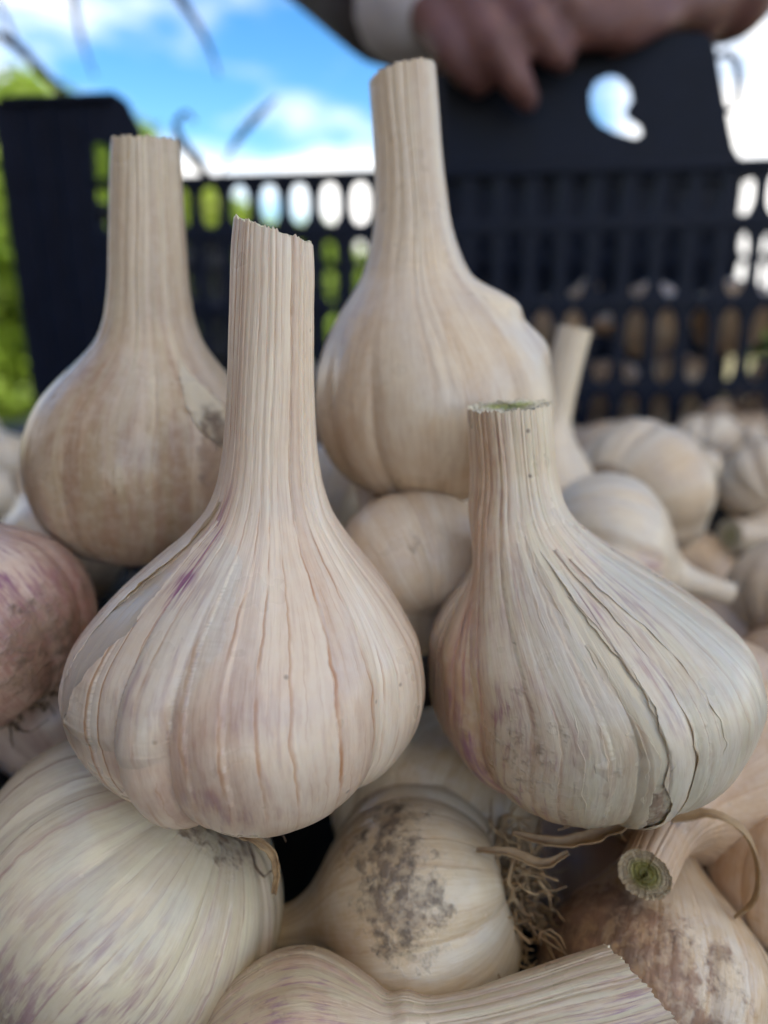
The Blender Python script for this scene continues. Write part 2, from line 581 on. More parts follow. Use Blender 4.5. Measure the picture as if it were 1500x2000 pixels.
# ------------------------------------------------------------------ garlic
def catmull(P, n=900):
    P = np.asarray(P, float)
    d = np.concatenate([[0], np.cumsum(np.linalg.norm(np.diff(P, axis=0), axis=1))])
    m = np.gradient(P, d, axis=0)
    s = np.linspace(0, d[-1], n)
    k = np.clip(np.searchsorted(d, s) - 1, 0, len(d) - 2)
    h = (d[k + 1] - d[k])
    u = (s - d[k]) / h
    h00, h10, h01, h11 = 2 * u**3 - 3 * u**2 + 1, u**3 - 2 * u**2 + u, -2 * u**3 + 3 * u**2, u**3 - u**2
    return h00[:, None] * P[k] + (h10 * h)[:, None] * m[k] + h01[:, None] * P[k + 1] + (h11 * h)[:, None] * m[k + 1]


def sstep(x, a, b):
    u = np.clip((x - a) / (b - a), 0, 1)
    return u * u * (3 - 2 * u)


TWO = 2 * math.pi
PROF_A = [(-.70, .0), (-.72, .10), (-.76, .24), (-.78, .42), (-.70, .64), (-.50, .85), (-.25, .965), (0, 1.0), (.17, .98), (.29, .945), (.44, .855),
          (.60, .73), (.75, .59), (.90, .45), (1.03, .352), (1.16, .298), (1.31, .265), (1.58, .238), (2.08, .22), (2.47, .207)]
PROF_C = [(-.66, .0), (-.68, .10), (-.72, .24), (-.74, .42), (-.66, .66), (-.46, .87), (-.22, .97), (0, 1.0), (.35, .955), (.60, .85), (.76, .73), (.92, .58),
          (1.08, .45), (1.25, .375), (1.45, .335), (1.9, .30), (2.57, .262)]
PROF_D = [(-.66, .0), (-.68, .10), (-.72, .24), (-.75, .42), (-.68, .64), (-.48, .86), (-.24, .97), (0, 1.0), (.25, .965), (.50, .86), (.70, .725), (.88, .56),
          (1.02, .45), (1.16, .385), (1.35, .325), (1.7, .28), (2.48, .25)]
PROF_S = [(-.70, .0), (-.72, .12), (-.76, .26), (-.76, .44), (-.66, .66), (-.46, .86), (-.22, .97), (0, 1.0), (.25, .95), (.45, .83), (.65, .66), (.83, .49),
          (.98, .37), (1.12, .30), (1.3, .26), (1.6, .235)]


class Bulb:
    def __init__(s, R, prof, seed, ncrease=34, lobes=9, lobe_amp=.05, ridge=.0003, shift=(0, 0), bend=(0, 0), slant=(0, 0),
                 bumps=(), rmod=None, lump=.012, squash=1.0, stem_extra=0.0, stem_scale=1.0, panel=.00012):
        s.R = R
        rs = s.rs = np.random.RandomState(seed)
        P = np.array(prof, float)
        P[P[:, 0] < 0, 0] *= squash
        if stem_extra:
            P = np.vstack([P, [P[-1, 0] + stem_extra, P[-1, 1] * 0.97]])
        if stem_scale != 1.0:
            w = sstep(P[:, 0], .5, 1.2)
            P[:, 1] *= 1 + (stem_scale - 1) * w
        T = catmull(P)
        T[:, 1] = np.maximum(T[:, 1], 0)
        s.tz, s.tr = T[:, 0], T[:, 1]
        s.tt = np.linspace(0, 1, len(T))
        s.top = P[-1, 0]

        def marks(n):
            a = np.cumsum(rs.uniform(.3, 1.7, n))
            a = a / a[-1] * TWO
            return a - a[0]
        s.cr = marks(ncrease)
        s.nc = ncrease
        s.crv = rs.uniform(.15, 1.1, ncrease)
        s.crs = rs.choice([-1, 1], ncrease) * rs.uniform(.3, 1, ncrease)
        s.lb = marks(lobes)
        s.nl = lobes
        s.lphase = rs.uniform(0, TWO)
        s.lobe_amp, s.ridge, s.panel = lobe_amp, ridge, panel
        s.shift, s.bend, s.slant, s.bumps, s.lump, s.rmod = shift, bend, slant, bumps, lump, rmod
        s.ph = rs.uniform(0, TWO, 12)

    def t_of_z(s, z):
        i0 = len(s.tz) // 8
        return np.interp(z, s.tz[i0:], s.tt[i0:])

    def pu(s, th):
        th = np.mod(th, TWO)
        xs = np.concatenate([s.cr, [TWO]])
        return np.interp(th, xs, np.arange(s.nc + 1))

    def eval(s, th, t, off=0.0):
        z = np.interp(t, s.tt, s.tz)
        r = np.interp(t, s.tt, s.tr)
        ph = s.ph
        # creases wander a little along the bulb
        thw = th + .035 * np.sin(2.1 * z + ph[0] + 2 * np.sin(th)) + .02 * np.sin(5.3 * z + ph[1] + 3 * np.cos(th))
        p = s.pu(thw)
        k = np.clip(p.astype(int), 0, s.nc - 1)
        f = p - k
        onstem = sstep(z, .55, 1.25)
        L = s.lobe_amp * (sstep(z, -.75, -.35) * (1 - sstep(z, -.1, .95)) * .8 + .55 * (1 - sstep(z, -.65, -.2)) * sstep(r, .2, .5))
        lx = np.concatenate([s.lb, [TWO]])
        lf = np.interp(np.mod(th + s.lphase, TWO), lx, np.arange(s.nl + 1)) % 1.0
        lobe = np.power(np.abs(np.sin(math.pi * lf)), .6) - .62
        rr = r * (1 + L * lobe)
        rr = rr * (1 + s.lump * (np.sin(2 * th + ph[2] + 1.3 * z) + .7 * np.sin(3 * th + ph[3] - 2.2 * z) + .5 * np.sin(th + ph[4] + 4 * z)))
        zz = z - .55 * L * lobe * (1 - sstep(z, -.75, -.3)) * 1.6
        rr = rr * s.R
        zz = zz * s.R
        rid = np.power(np.abs(np.sin(math.pi * f)), .55) - .55
        amp = s.ridge * onstem * s.crv[k] * sstep(r, .05, .2)
        if s.rmod:
            amp = amp * (s.rmod[2] + (1 - s.rmod[2]) * sstep(np.mod(th, TWO), R_(s.rmod[0]), R_(s.rmod[1])))
        rr = rr + amp * rid
        rr = rr + s.panel * (1 - onstem) * sstep(r, .25, .6) * ((f - .5) * s.crs[k] * 1.6 + .6 * rid * s.crv[k])
        for (b0, bz, bw, bh, ba) in s.bumps:
            d = np.angle(np.exp(1j * (th - R_(b0))))
            rr = rr + ba * s.R * np.exp(-(d / R_(bw))**2 - ((z - bz) / bh)**2)
        rr = rr + off * sstep(r, .0, .2)
        x, y = rr * np.cos(th), rr * np.sin(th)
        wtop = sstep(z, s.top - .45, s.top)
        zz = zz + wtop * (s.slant[0] * x + s.slant[1] * y) + wtop * wtop * (.0003 * np.sin(17 * th + ph[5]) * np.sin(7 * th + ph[6]) + .00022 * np.sin(61 * th + ph[7]) * np.sin(5 * th + ph[8]))
        sh = sstep(z, .0, 1.15)
        bz_ = np.maximum(z - .5, 0)
        x = x + s.R * (s.shift[0] * sh + s.bend[0] * bz_**2)
        y = y + s.R * (s.shift[1] * sh + s.bend[1] * bz_**2)
        pos = np.stack([x, y, zz], -1)
        lon = np.stack([np.cos(thw), np.sin(thw), z * .16], -1)
        return pos, lon, p, z, r

    def attrs(s, me, lon, p, z, th, paint):
        vattr(me, 'lon', lon.reshape(-1, 3))
        fattr(me, 'pu', p)
        fattr(me, 'hz', z)
        pc = np.zeros(th.shape + (4,), np.float32)
        for (ch, a0, az, aw, ah, v) in paint:
            d = np.angle(np.exp(1j * (th - R_(a0))))
            pc[..., ch] += v * np.exp(-(d / R_(aw))**2 - ((z - az) / ah)**2)
        a = me.attributes.new('paint', 'FLOAT_COLOR', 'POINT')
        a.data.foreach_set('color', np.clip(pc, 0, 1.5).ravel())


def frame(C, axis):
    """Local +Z along the bulb's axis, local -Y turned towards the camera side."""
    z = Vector(axis).normalized()
    y = (Vector(C) - CAM).normalized()
    y = y - z * y.dot(z)
    if y.length < 0.15:
        y = Vector((0, 0, 1)) - z * z.z
    y.normalize()
    x = y.cross(z)
    m = Matrix((x, y, z)).transposed().to_4x4()
    m.translation = C
    return m


def vnormals(pos, wrap=False):
    du = np.gradient(pos, axis=1)
    if wrap:
        e = (pos[:, 1] - pos[:, -2]) / 2
        du[:, 0] = e
        du[:, -1] = e
    dv = np.gradient(pos, axis=0)
    n = np.cross(du, dv)
    n /= np.linalg.norm(n, axis=-1)[..., None] + 1e-20
    return n


def set_normals(me, n):
    me.polygons.foreach_set('use_smooth', np.ones(len(me.polygons), dtype=bool))
    me.normals_split_custom_set_from_vertices([tuple(v) for v in n.reshape(-1, 3).tolist()])


def root_tuft(bulb, rs, n=26, ln=.010, rad=.00035, spread=.8, curl=1.0):
    parts = []
    R = bulb.R
    for i in range(n):
        a = rs.uniform(0, TWO)
        q = R * .26 * math.sqrt(rs.uniform(0.02, 1))
        p = np.array([q * math.cos(a), q * math.sin(a), -.70 * R])
        d = np.array([math.cos(a) * spread, math.sin(a) * spread, -.8])
        L = ln * rs.uniform(.4, 1.3)
        pts = [p]
        m = 9
        for k in range(m):
            d = d + curl * rs.normal(size=3) * .42
            d[2] = min(d[2], .25)
            d /= np.linalg.norm(d)
            p = p + d * L / m
            pts.append(p)
        parts.append(tube_arrays(pts, np.linspace(rad * rs.uniform(.7, 1.5), rad * .35, m + 1), 5))
    return join_arrays(parts)


GROUP = 'garlic bulbs heaped on the table'
HEAP = []


def garlic(label, C, axis, bulb, mat, nu=200, nv=120, paint=(), tear=None, cut='cut', roots=None, spin=0.0,
           group=GROUP, stem=True, body_paint=(), shell_mat=None, flaps=(), root_mat='root', name='garlic_bulb'):
    e = tag(empty(name), label, 'garlic', group)
    HEAP.append((tuple(C), bulb.R))
    m = frame(C, axis)
    if spin:
        m = m @ Matrix.Rotation(R_(spin), 4, 'Z')
    e.matrix_world = m
    # ---- body and stem out of one surface
    th1 = np.linspace(math.pi / 2, math.pi / 2 + TWO, nu + 1)
    tz1 = bulb.t_of_z(1.12)
    t1 = np.concatenate([np.linspace(0, tz1, int(nv * .66)), np.linspace(tz1, 1, int(nv * .34) + 2)[1:]])
    TH, T = np.meshgrid(th1, t1)
    pos, lon, p, z, r = bulb.eval(TH, T)
    nrm = vnormals(pos, True)
    k = int(nv * .66)
    for nm, a, b in (('bulb', 0, k), ('stem', k - 1, len(t1))):
        if nm == 'stem' and not stem:
            continue
        P_ = pos[a:b]
        me = mesh_np(nm, P_.reshape(-1, 3), grid_quads(b - a, nu + 1))
        bulb.attrs(me, lon[a:b], p[a:b], z[a:b], TH[a:b], list(paint) + list(body_paint))
        set_normals(me, nrm[a:b])
        link(nm, me, mat, e)
    # ---- cut end of the stem
    if stem:
        ring = pos[-1, :-1]
        c = ring.mean(0)
        fr_ = np.array([1.0, .96, .9, .75, .55, .35, .18, .06])
        dz = np.array([0, -.0001, -.0004, -.0003, -.0001, -.0003, -.0001, 0])
        rs = np.random.RandomState(int(abs(C[0]) * 1e5) % 9999)
        Vc = c + (ring[None] - c) * fr_[:, None, None]
        Vc[..., 2] += dz[:, None] + rs.normal(size=Vc.shape[:2]) * .00009 * (fr_ < .95)[:, None]
        Vc = np.concatenate([Vc, Vc[:, :1]], 1)
        me = mesh_np('cut_end', Vc.reshape(-1, 3), grid_quads(len(fr_), nu + 1))
        fattr(me, 'rad', np.repeat(fr_, nu + 1))
        link('cut_end', me, M[cut], e, True)
    # ---- outer papery skin with one open tear
    if tear:
        zt = np.array([q[0] for q in tear['pts']])
        cc = np.array([R_(q[1]) for q in tear['pts']])
        ww = np.array([R_(q[2]) for q in tear['pts']])
        nr = tear.get('nr', 260)
        tA, tB = bulb.t_of_z(zt.min()), bulb.t_of_z(zt.max())
        tr_ = np.linspace(tA, tB, nr)
        zr = np.interp(tr_, bulb.tt, bulb.tz)
        o_ = np.argsort(zt)
        ccr, wwr = np.interp(zr, zt[o_], cc[o_]), np.interp(zr, zt[o_], ww[o_])
        rs = np.random.RandomState(tear.get('seed', 4))

        def jag(sc):
            j = np.zeros(nr)
            for f_, a_ in ((9, 1.0), (23, .6), (57, .35), (120, .2)):
                j += a_ * np.interp(np.linspace(0, 1, nr), np.linspace(0, 1, f_), rs.uniform(-1, 1, f_))
            return j * sc
        on = np.minimum(1, wwr / R_(3))
        lo = ccr - wwr + jag(R_(tear.get('jag', 1.6))) * on
        hi = ccr + wwr + jag(R_(tear.get('jag', 1.6))) * on
        span = R_(tear.get('span', 150))
        # the skin lies on both sides of the tear and thins out to the body again further round
        for side in (0, 1):
            ns = 90
            w_ = np.linspace(0, 1, ns)[None, :] ** 1.5
            THs = (hi[:, None] + w_ * span) if side else (lo[:, None] - (1 - np.linspace(0, 1, ns)[None, :]) ** 1.5 * span)
            Ts = np.repeat(tr_[:, None], ns, 1)
            dist = np.abs(THs - (hi if side else lo)[:, None])
            lift = tear.get('lift', (.0006, .0006))[side]
            base_ = tear.get('off', .0004)
            pj = bulb.pu(THs[nr // 2])
            jit = 30 * (np.sin(pj.astype(int) * 12.9898) * .5 + .5)[None, :] * np.minimum(1, dist / R_(4))
            rowi = np.arange(nr)[:, None]
            endf = sstep(rowi, 0, 25) * (1 - sstep(rowi + jit, nr - 56, nr - 1))
            off = (base_ - (base_ + .0008) * sstep(dist, span * .45, span) + lift * np.exp(-dist / R_(6)) * on[:, None] * (1 + .4 * np.sin(zr * 9)[:, None])) * endf - .0004 * (1 - endf)
            ps, ln_, pp, z2, r2 = bulb.eval(THs, Ts, off)
            me = mesh_np('outer_skin', ps.reshape(-1, 3), grid_quads(nr, ns))
            bulb.attrs(me, ln_, pp, z2, THs, paint)
            ob = link('outer_skin', me, shell_mat or mat, e, True)
            sd = ob.modifiers.new('thick', 'SOLIDIFY')
            sd.thickness = .00012
            sd.offset = 1
    # ---- narrow loose strips of skin: (points (z, th_a, th_b), offset, lift)
    for (pts, off0, lift, fm) in flaps:
        zt = np.array([q[0] for q in pts])
        o_ = np.argsort(zt)
        nr, ns = 90, 14
        tr_ = np.linspace(bulb.t_of_z(zt.min()), bulb.t_of_z(zt.max()), nr)
        zr = np.interp(tr_, bulb.tt, bulb.tz)
        rs = np.random.RandomState(int(abs(off0) * 1e7) % 9999 + len(pts))
        j1 = np.interp(np.linspace(0, 1, nr), np.linspace(0, 1, 34), rs.uniform(-1, 1, 34)) * R_(.9)
        j2 = np.interp(np.linspace(0, 1, nr), np.linspace(0, 1, 27), rs.uniform(-1, 1, 27)) * R_(.9)
        a_ = np.interp(zr, zt[o_], np.array([R_(q[1]) for q in pts])[o_]) + j1
        b_ = np.interp(zr, zt[o_], np.array([R_(q[2]) for q in pts])[o_]) + j2
        w_ = np.linspace(0, 1, ns)[None, :]
        THs = a_[:, None] * (1 - w_) + b_[:, None] * w_
        bell = np.sin(np.linspace(0, math.pi, nr))[:, None] ** .6
        off = off0 + .00025 * np.interp(np.linspace(0, 1, nr), np.linspace(0, 1, 22), rs.uniform(-1, 1, 22))[:, None] * bell + lift * (w_ ** 2) * bell * (1 + .35 * np.sin(zr * 11)[:, None])
        ps, ln_, pp, z2, r2 = bulb.eval(THs, np.repeat(tr_[:, None], ns, 1), off)
        me = mesh_np('skin_flap', ps.reshape(-1, 3), grid_quads(nr, ns))
        bulb.attrs(me, ln_, pp, z2, THs, paint)
        ob = link('skin_flap', me, fm, e, True)
        sd = ob.modifiers.new('thick', 'SOLIDIFY')
        sd.thickness = .00009
    if roots:
        rs = np.random.RandomState(roots.get('seed', 3))
        v, q = root_tuft(bulb, rs, roots.get('n', 26), roots.get('len', .01), roots.get('rad', .00035), roots.get('spread', .8), roots.get('curl', 1))
        link('roots', mesh_np('roots', v, q), M[root_mat], e, True)
    return e


# skins -------------------------------------------------------------
M['sA'] = skin_mat('skin_ivory_ribbed', (0.86, 0.80, 0.745), (0.58, 0.43, 0.365), (0.42, 0.17, 0.05), 1.0, seed=1.3, spots=.7, sss=.2)
M['sB'] = skin_mat('skin_speckled_tan', (0.82, 0.775, 0.72), (0.50, 0.355, 0.26), (0.42, 0.22, 0.13), 0.6, seed=5.7, spots=1.0, green=.14, clove=(0.78, 0.75, 0.66), wrinkle=1.3, sss=.2)
M['flapw'] = skin_mat('loose_skin_white', (0.84, 0.82, 0.76), (0.74, 0.68, 0.56), (0.5, 0.3, 0.18), 0.3, seed=8.8, spots=.1, thin=True)
M['flapt'] = skin_mat('loose_skin_straw', (0.66, 0.53, 0.35), (0.50, 0.36, 0.20), (0.42, 0.24, 0.12), 0.4, seed=6.1, spots=.5, thin=True)
M['sC'] = skin_mat('skin_warm_beige', (0.70, 0.62, 0.53), (0.38, 0.265, 0.195), (0.48, 0.28, 0.16), 0.35, seed=9.4, spots=.6, green=.12)  # tan kept dark to put more shade into the rear left bulb
M['sD'] = skin_mat('skin_cream', (0.80, 0.74, 0.66), (0.54, 0.41, 0.31), (0.52, 0.33, 0.18), 0.45, seed=11.2, spots=.4)
M['sG'] = skin_mat('skin_pale_green', (0.76, 0.74, 0.62), (0.58, 0.49, 0.41), (0.36, 0.18, 0.18), 0.45, seed=14.9, spots=.9, green=.12, rough=.34)
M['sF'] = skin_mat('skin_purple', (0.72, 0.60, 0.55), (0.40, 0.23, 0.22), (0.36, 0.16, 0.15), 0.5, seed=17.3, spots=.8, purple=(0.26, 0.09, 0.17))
M['sH'] = skin_mat('skin_cream_smooth', (0.80, 0.74, 0.60), (0.62, 0.48, 0.33), (0.46, 0.28, 0.15), 0.25, seed=19.8, spots=.3, dirt=(0.085, 0.06, 0.04), rough=.36)
M['sI'] = skin_mat('skin_soiled', (0.80, 0.75, 0.66), (0.60, 0.42, 0.25), (0.46, 0.24, 0.11), 0.35, seed=23.1, spots=.8, dirt=(0.17, 0.09, 0.05), rough=.3)
M['sK'] = skin_mat('skin_mauve_striped', (0.76, 0.70, 0.60), (0.52, 0.36, 0.28), (0.40, 0.21, 0.15), 0.55, seed=27.5, spots=1.0, green=.3, purple=(0.32, 0.16, 0.27))
M['sT'] = skin_mat('skin_tan', (0.68, 0.54, 0.41), (0.52, 0.36, 0.25), (0.42, 0.22, 0.12), 0.35, seed=31.2, spots=.6)
M['sW'] = skin_mat('skin_white', (0.80, 0.76, 0.70), (0.66, 0.54, 0.42), (0.5, 0.32, 0.18), 0.35, seed=35.7, spots=.4)

# ---- the two standing bulbs in front
bA = Bulb(.0308, PROF_A, 11, ncrease=44, lobes=8, lobe_amp=.14, ridge=.0008, rmod=(250, 285, .2), shift=(.10, 0), bend=(.008, .0), slant=(-.28, .10), panel=.00022, squash=.79, stem_scale=.99, stem_extra=.06)
cA = at(493, 1325, .136)
garlic('ivory ribbed garlic standing front left, tall grooved stem, torn skin on its left shoulder', cA, (.03, .05, 1), bA, M['sA'], 440, 300,
       paint=[(0, 248, -.1, 30, .7, .5), (0, 262, -.1, 14, .6, .4), (1, 234, .5, 12, .35, .5), (1, 226, .86, 4, .2, 2.0), (1, 262, -.2, 16, .5, .45), (0, 232, 1.6, 30, .6, .15), (0, 180, 0, 25, 1, .25)],
       body_paint=[(3, 206, .36, 16, .45, 1.0), (1, 222, .82, 7, .25, 1.6)],
       tear=dict(pts=[(1.12, 217, 0), (1.0, 216, 3), (.85, 213, 6), (.7, 210, 8), (.55, 208, 9), (.4, 207, 8.5), (.25, 205, 7), (.1, 203, 5), (.0, 202, 2), (-.08, 201, 0)], lift=(-.0003, .0005), off=.0003, seed=9, jag=2.0, span=55),
       flaps=[([(1.12, 210, 215), (1.0, 205, 211), (.85, 201, 206), (.68, 198, 201), (.55, 196, 197)], .0002, .0009, M['flapt'])],
       roots=dict(n=40, len=.012, seed=2), root_mat='rootdark')

bB = Bulb(.0298, PROF_A[:-3] + [(1.55, .255), (1.74, .25)], 23, ncrease=40, lobes=8, lobe_amp=.07, ridge=.0004, shift=(-.44, 0), bend=(-.03, 0), slant=(.02, .02), panel=.0003, lump=.018, squash=.9, bumps=[(185, .72, 50, .28, -.20), (0, .3, 40, .4, .05)])
cB = at(1146, 1318, .142)
garlic('speckled tan garlic standing front right, short stem, skin split open down its front', cB, (-.05, .03, 1), bB, M['sB'], 440, 280,
       paint=[(0, 225, .0, 44, 1.4, .5), (0, 200, -.2, 34, .7, .55), (0, 250, -.5, 40, .5, .35), (1, 238, -.2, 30, .7, 1.0), (1, 300, .55, 6, .4, .7), (1, 318, .8, 8, .25, 1.0), (2, 250, -.1, 34, .5, .36), (0, 250, 1.5, 24, .7, .6), (1, 262, 1.5, 14, .6, .5)],
       body_paint=[(3, 290, .35, 10, .75, 1.2), (2, 291, -.35, 6, .25, .8)],
       tear=dict(pts=[(1.10, 286, 0), (1.0, 287, 1.5), (.85, 288, 3), (.6, 289, 5), (.4, 289, 5.5), (.2, 290, 3), (.05, 292, 1), (-.1, 291, 1), (-.25, 292, 2.6), (-.4, 292, 2.2), (-.5, 291, .8), (-.6, 290, 0)], lift=(.0002, .0004), off=.0002, jag=1.3, seed=5, span=80),
       flaps=[([(1.02, 281, 283), (.8, 279, 282), (.5, 278, 282), (.25, 280, 283)], .0002, .0004, M['sB']),
              ([(.75, 294, 291), (.5, 297, 293), (.2, 297, 293.5), (-.1, 296, 294)], .0002, .0004, M['flapw']),
              ([(.55, 284, 286.5), (.2, 282, 286), (-.1, 284, 288), (-.5, 286, 288)], .0002, .0004, M['flapw']),
              ([(1.0, 273, 275), (.7, 270, 272.5), (.2, 266, 269), (-.3, 268, 270), (-.6, 271, 272)], .0002, .0003, M['sB']),
              ([(.4, 274, 277), (.0, 272, 276), (-.4, 275, 278), (-.6, 277, 278)], .0002, .0003, M['sB']),
              ([(.95, 303, 300.5), (.6, 307, 304), (.2, 305, 302), (-.3, 304, 302), (-.6, 301, 300)], .0002, .0005, M['flapw']),
              ([(.9, 309, 308), (.6, 315, 312.5), (.2, 316, 313), (-.1, 315, 313)], .0002, .0003, M['sB'])],
       cut='cutgreen', roots=dict(n=36, len=.009, seed=6))

# ---- the two standing bulbs behind them
bC = Bulb(.0264, PROF_C, 31, stem_extra=.08, ncrease=20, lobes=6, lobe_amp=.05, ridge=.0005, slant=(.06, .05), shift=(.08, 0), bend=(.0, 0), lump=.01)
garlic('beige garlic at far left with a tall smooth stem, in front of the crate corner', at(284, 915, .172), (.05, .02, 1), bC, M['sC'], 360, 180,
       paint=[(0, 250, -.1, 80, .7, .9), (0, 215, .9, 30, .3, .8), (2, 215, .95, 20, .2, .25), (2, 265, .1, 14, .15, .22), (2, 235, -.3, 20, .18, .25), (2, 304, .22, 9, .32, 2.2)], roots=dict(n=20, seed=5), tear=None,
       flaps=[([(.98, 292, 293), (.85, 289, 300), (.65, 289, 312), (.48, 294, 318), (.36, 304, 312), (.28, 309, 310)], .0003, .0005, M['flapw'])])
bD = Bulb(.0278, PROF_D, 37, ncrease=26, lobes=7, lobe_amp=.09, ridge=.0004, slant=(.22, -.1), shift=(-.14, 0), bend=(-.02, 0),
          bumps=[(338, .80, 13, .14, .17), (352, .48, 18, .20, .10), (318, .35, 14, .3, .04)])
garlic('cream garlic with the tallest stem, standing in the middle behind the front pair', at(849, 785, .174), (-.03, .02, 1), bD, M['sD'], 360, 190,
       paint=[(0, 230, .2, 40, .9, .35), (0, 285, -.5, 25, .25, .6), (2, 230, -.5, 6, .07, .5)], roots=dict(n=20, seed=8))  # left-side tan darkened to add shading depth

# ---- bulbs lying underneath and around
def low(label, C, axis, R, seed, mat, prof=PROF_S, nu=190, nv=110, ncrease=30, lobes=8, lobe_amp=.06, **kw):
    bk = {k: kw.pop(k) for k in ('shift', 'bend', 'slant', 'bumps', 'lump', 'squash', 'stem_extra', 'stem_scale', 'ridge', 'panel') if k in kw}
    b = Bulb(R, prof, seed, ncrease=ncrease, lobes=lobes, lobe_amp=lobe_amp, **bk)
    return garlic(label, C, axis, b, mat, nu, nv, **kw)


low('large pale green garlic lying at bottom left under the front left bulb', at(255, 1735, .143), (-.62, -.22, -.62), .0315, 41, M['sG'], nu=300, nv=170, ncrease=40, squash=.95,
    lobe_amp=.035, panel=.00025, paint=[(1, 250, .1, 34, .5, .6), (1, 300, .4, 22, .4, .45), (0, 250, .6, 60, .5, .6), (2, 250, -.72, 90, .06, .5), (1, 225, .5, 30, .4, .4)], roots=dict(n=40, len=.016, seed=4, rad=.0005), root_mat='rootdark')
low('cream garlic with a grey soil stain at the bottom centre, wiry roots right', at(822, 1765, .150), (-.88, .05, -.28), .0235, 43, M['sH'], nu=300, nv=170, lobes=5, lobe_amp=.10,
    paint=[(2, 285, -.02, 40, .42, .80), (0, 250, .5, 80, .6, .5), (0, 0, .3, 60, 1., .4)], stem_scale=.8,
    roots=dict(n=110, len=.017, seed=12, rad=.00048, spread=1.0, curl=1.25))
low('tan cream garlic wedged between and under the two front bulbs', at(850, 1590, .172), (.4, .6, .5), .0250, 47, M['sH'], paint=[(0, 270, 0, 180, 2, .4)], roots=None)
low('brown soiled garlic with shiny white cloves at the bottom right', at(1285, 1915, .142), (.25, .75, .55), .0215, 53, M['sI'], nu=280, nv=150, lobes=6, lobe_amp=.13,
    paint=[(2, 235, -.3, 55, .7, 1.5), (2, 180, -.2, 60, .7, 1.3), (2, 270, -.75, 180, .2, 1.0), (0, 220, -.2, 60, .8, .9), (2, 300, .15, 6, .08, .8)], roots=dict(n=26, len=.008, seed=13), root_mat='rootdark')
tipJ, cJ = at(1252, 1722, .128), at(1372, 1478, .172)
low('pinkish tan garlic behind the front right bulb, its short green-cored stem pointing forward', cJ, tipJ - cJ, .0290, 59, M['sT'], nu=260, nv=140, cut='cutolive', stem_scale=.76,
    prof=PROF_S[:-2] + [(1.3, .24), (1.62, .215)], paint=[(0, 270, .0, 180, 2, .3)], stem_extra=.15)
cK, tipK = at(590, 2105, .122), at(1290, 1925, .121)
low('mauve striped garlic cropped by the bottom edge, thick cut stem lying to the right', cK, tipK - cK, .0190, 61, M['sK'], nu=320, nv=200, ncrease=30, ridge=.0006, panel=.0002,
    prof=PROF_A[:-6] + [(1.03, .44), (1.2, .36), (1.5, .32), (2.0, .34), (2.6, .375), (3.05, .385)], bend=(0, 0), slant=(.5, 0),
    paint=[(1, 250, .0, 60, .8, .8), (1, 285, 2.75, 45, .4, .8), (0, 270, .2, 60, .6, .7), (2, 270, .3, 60, .7, .25)])
low('orange tan garlic at the right edge, partly behind a curled strip of dry skin', at(1570, 1735, .150), (.5, .5, .6), .0195, 67, M['sT'], paint=[(0, 270, 0, 180, 2, .35)])
low('purple and brown garlic at the left edge below the far left bulb', at(-55, 1235, .152), (-.55, .15, .75), .0252, 71, M['sF'], nu=260, nv=140,
    paint=[(1, 280, .35, 40, .45, 1.4), (1, 300, .8, 40, .3, 1.2), (0, 270, -.4, 90, .5, .8), (2, 290, -.5, 60, .4, .7)], roots=dict(n=20, seed=17), root_mat='rootdark')
low('small cream pink garlic under the tallest stemmed bulb, between the front pair', at(803, 1118, .163), (-.25, .75, .35), .0192, 73, M['sW'], lobes=5, lobe_amp=.08,
    paint=[(0, 270, 0, 180, 2, .35), (2, 280, -.40, 10, .12, .7)])
tr_, cr_ = at(1124, 640, .235), at(1045, 960, .245)
low('garlic hidden behind the front right bulb with a thin pale stem leaning right', cr_, tr_ - cr_, .0210, 83, M['sW'], nu=120, nv=90,
    prof=PROF_S[:-2] + [(1.3, .27), (1.8, .25), (2.55, .25)])
low('white garlic with a soiled brown root end lying in the right middle ground', at(1258, 955, .262), (.78, .55, .10), .0245, 89, M['sW'], nu=160, nv=100, lobes=6, lobe_amp=.11,
    paint=[(2, 270, -.76, 200, .035, 1.5), (0, 300, -.3, 50, .3, .9)], roots=dict(n=60, len=.006, seed=19, rad=.0006), root_mat='rootdark')
to_, co_ = at(1440, 1165, .205), at(1175, 1075, .205)
low('bluish white garlic lying behind the front right bulb, thin stem pointing right', co_, to_ - co_, .0215, 97, M['sW'], nu=160, nv=100, stem_scale=.62,
    prof=PROF_S[:-2] + [(1.3, .25), (1.75, .23)], paint=[(1, 270, .4, 14, .3, .6)])
low('pale garlic cropped by the right edge beside the thin stem tip', at(1575, 1170, .225), (.3, .4, .85), .0225, 101, M['sW'], nu=120, nv=80, paint=[(0, 250, -.3, 50, .6, .7), (2, 220, .0, 40, .4, .3)])
low('reddish brown garlic at the right edge below the pale cropped bulb', at(1525, 1345, .205), (.2, .8, .3), .0180, 103, M['sT'], nu=120, nv=80, paint=[(0, 270, 0, 180, 2, .7)])
low('off white garlic farther back, just right of the soiled root bulb', at(1385, 900, .335), (.5, .8, -.1), .0210, 107, M['sW'], nu=110, nv=70, lobe_amp=.12)
low('blue white garlic at the right edge in the back row', at(1500, 945, .290), (.1, .8, .5), .0185, 109, M['sW'], nu=110, nv=70, lobe_amp=.1)
low('garlic with dry grey roots up, against the crate at the right', at(1425, 850, .375), (-.1, .3, -.9), .0200, 113, M['sC'], nu=110, nv=70, roots=dict(n=50, len=.012, rad=.0006, seed=23), root_mat='rootdark', paint=[(2, 270, -.5, 200, .5, .8)])
tq, cq = at(1375, 1045, .268), at(1560, 1050, .285)
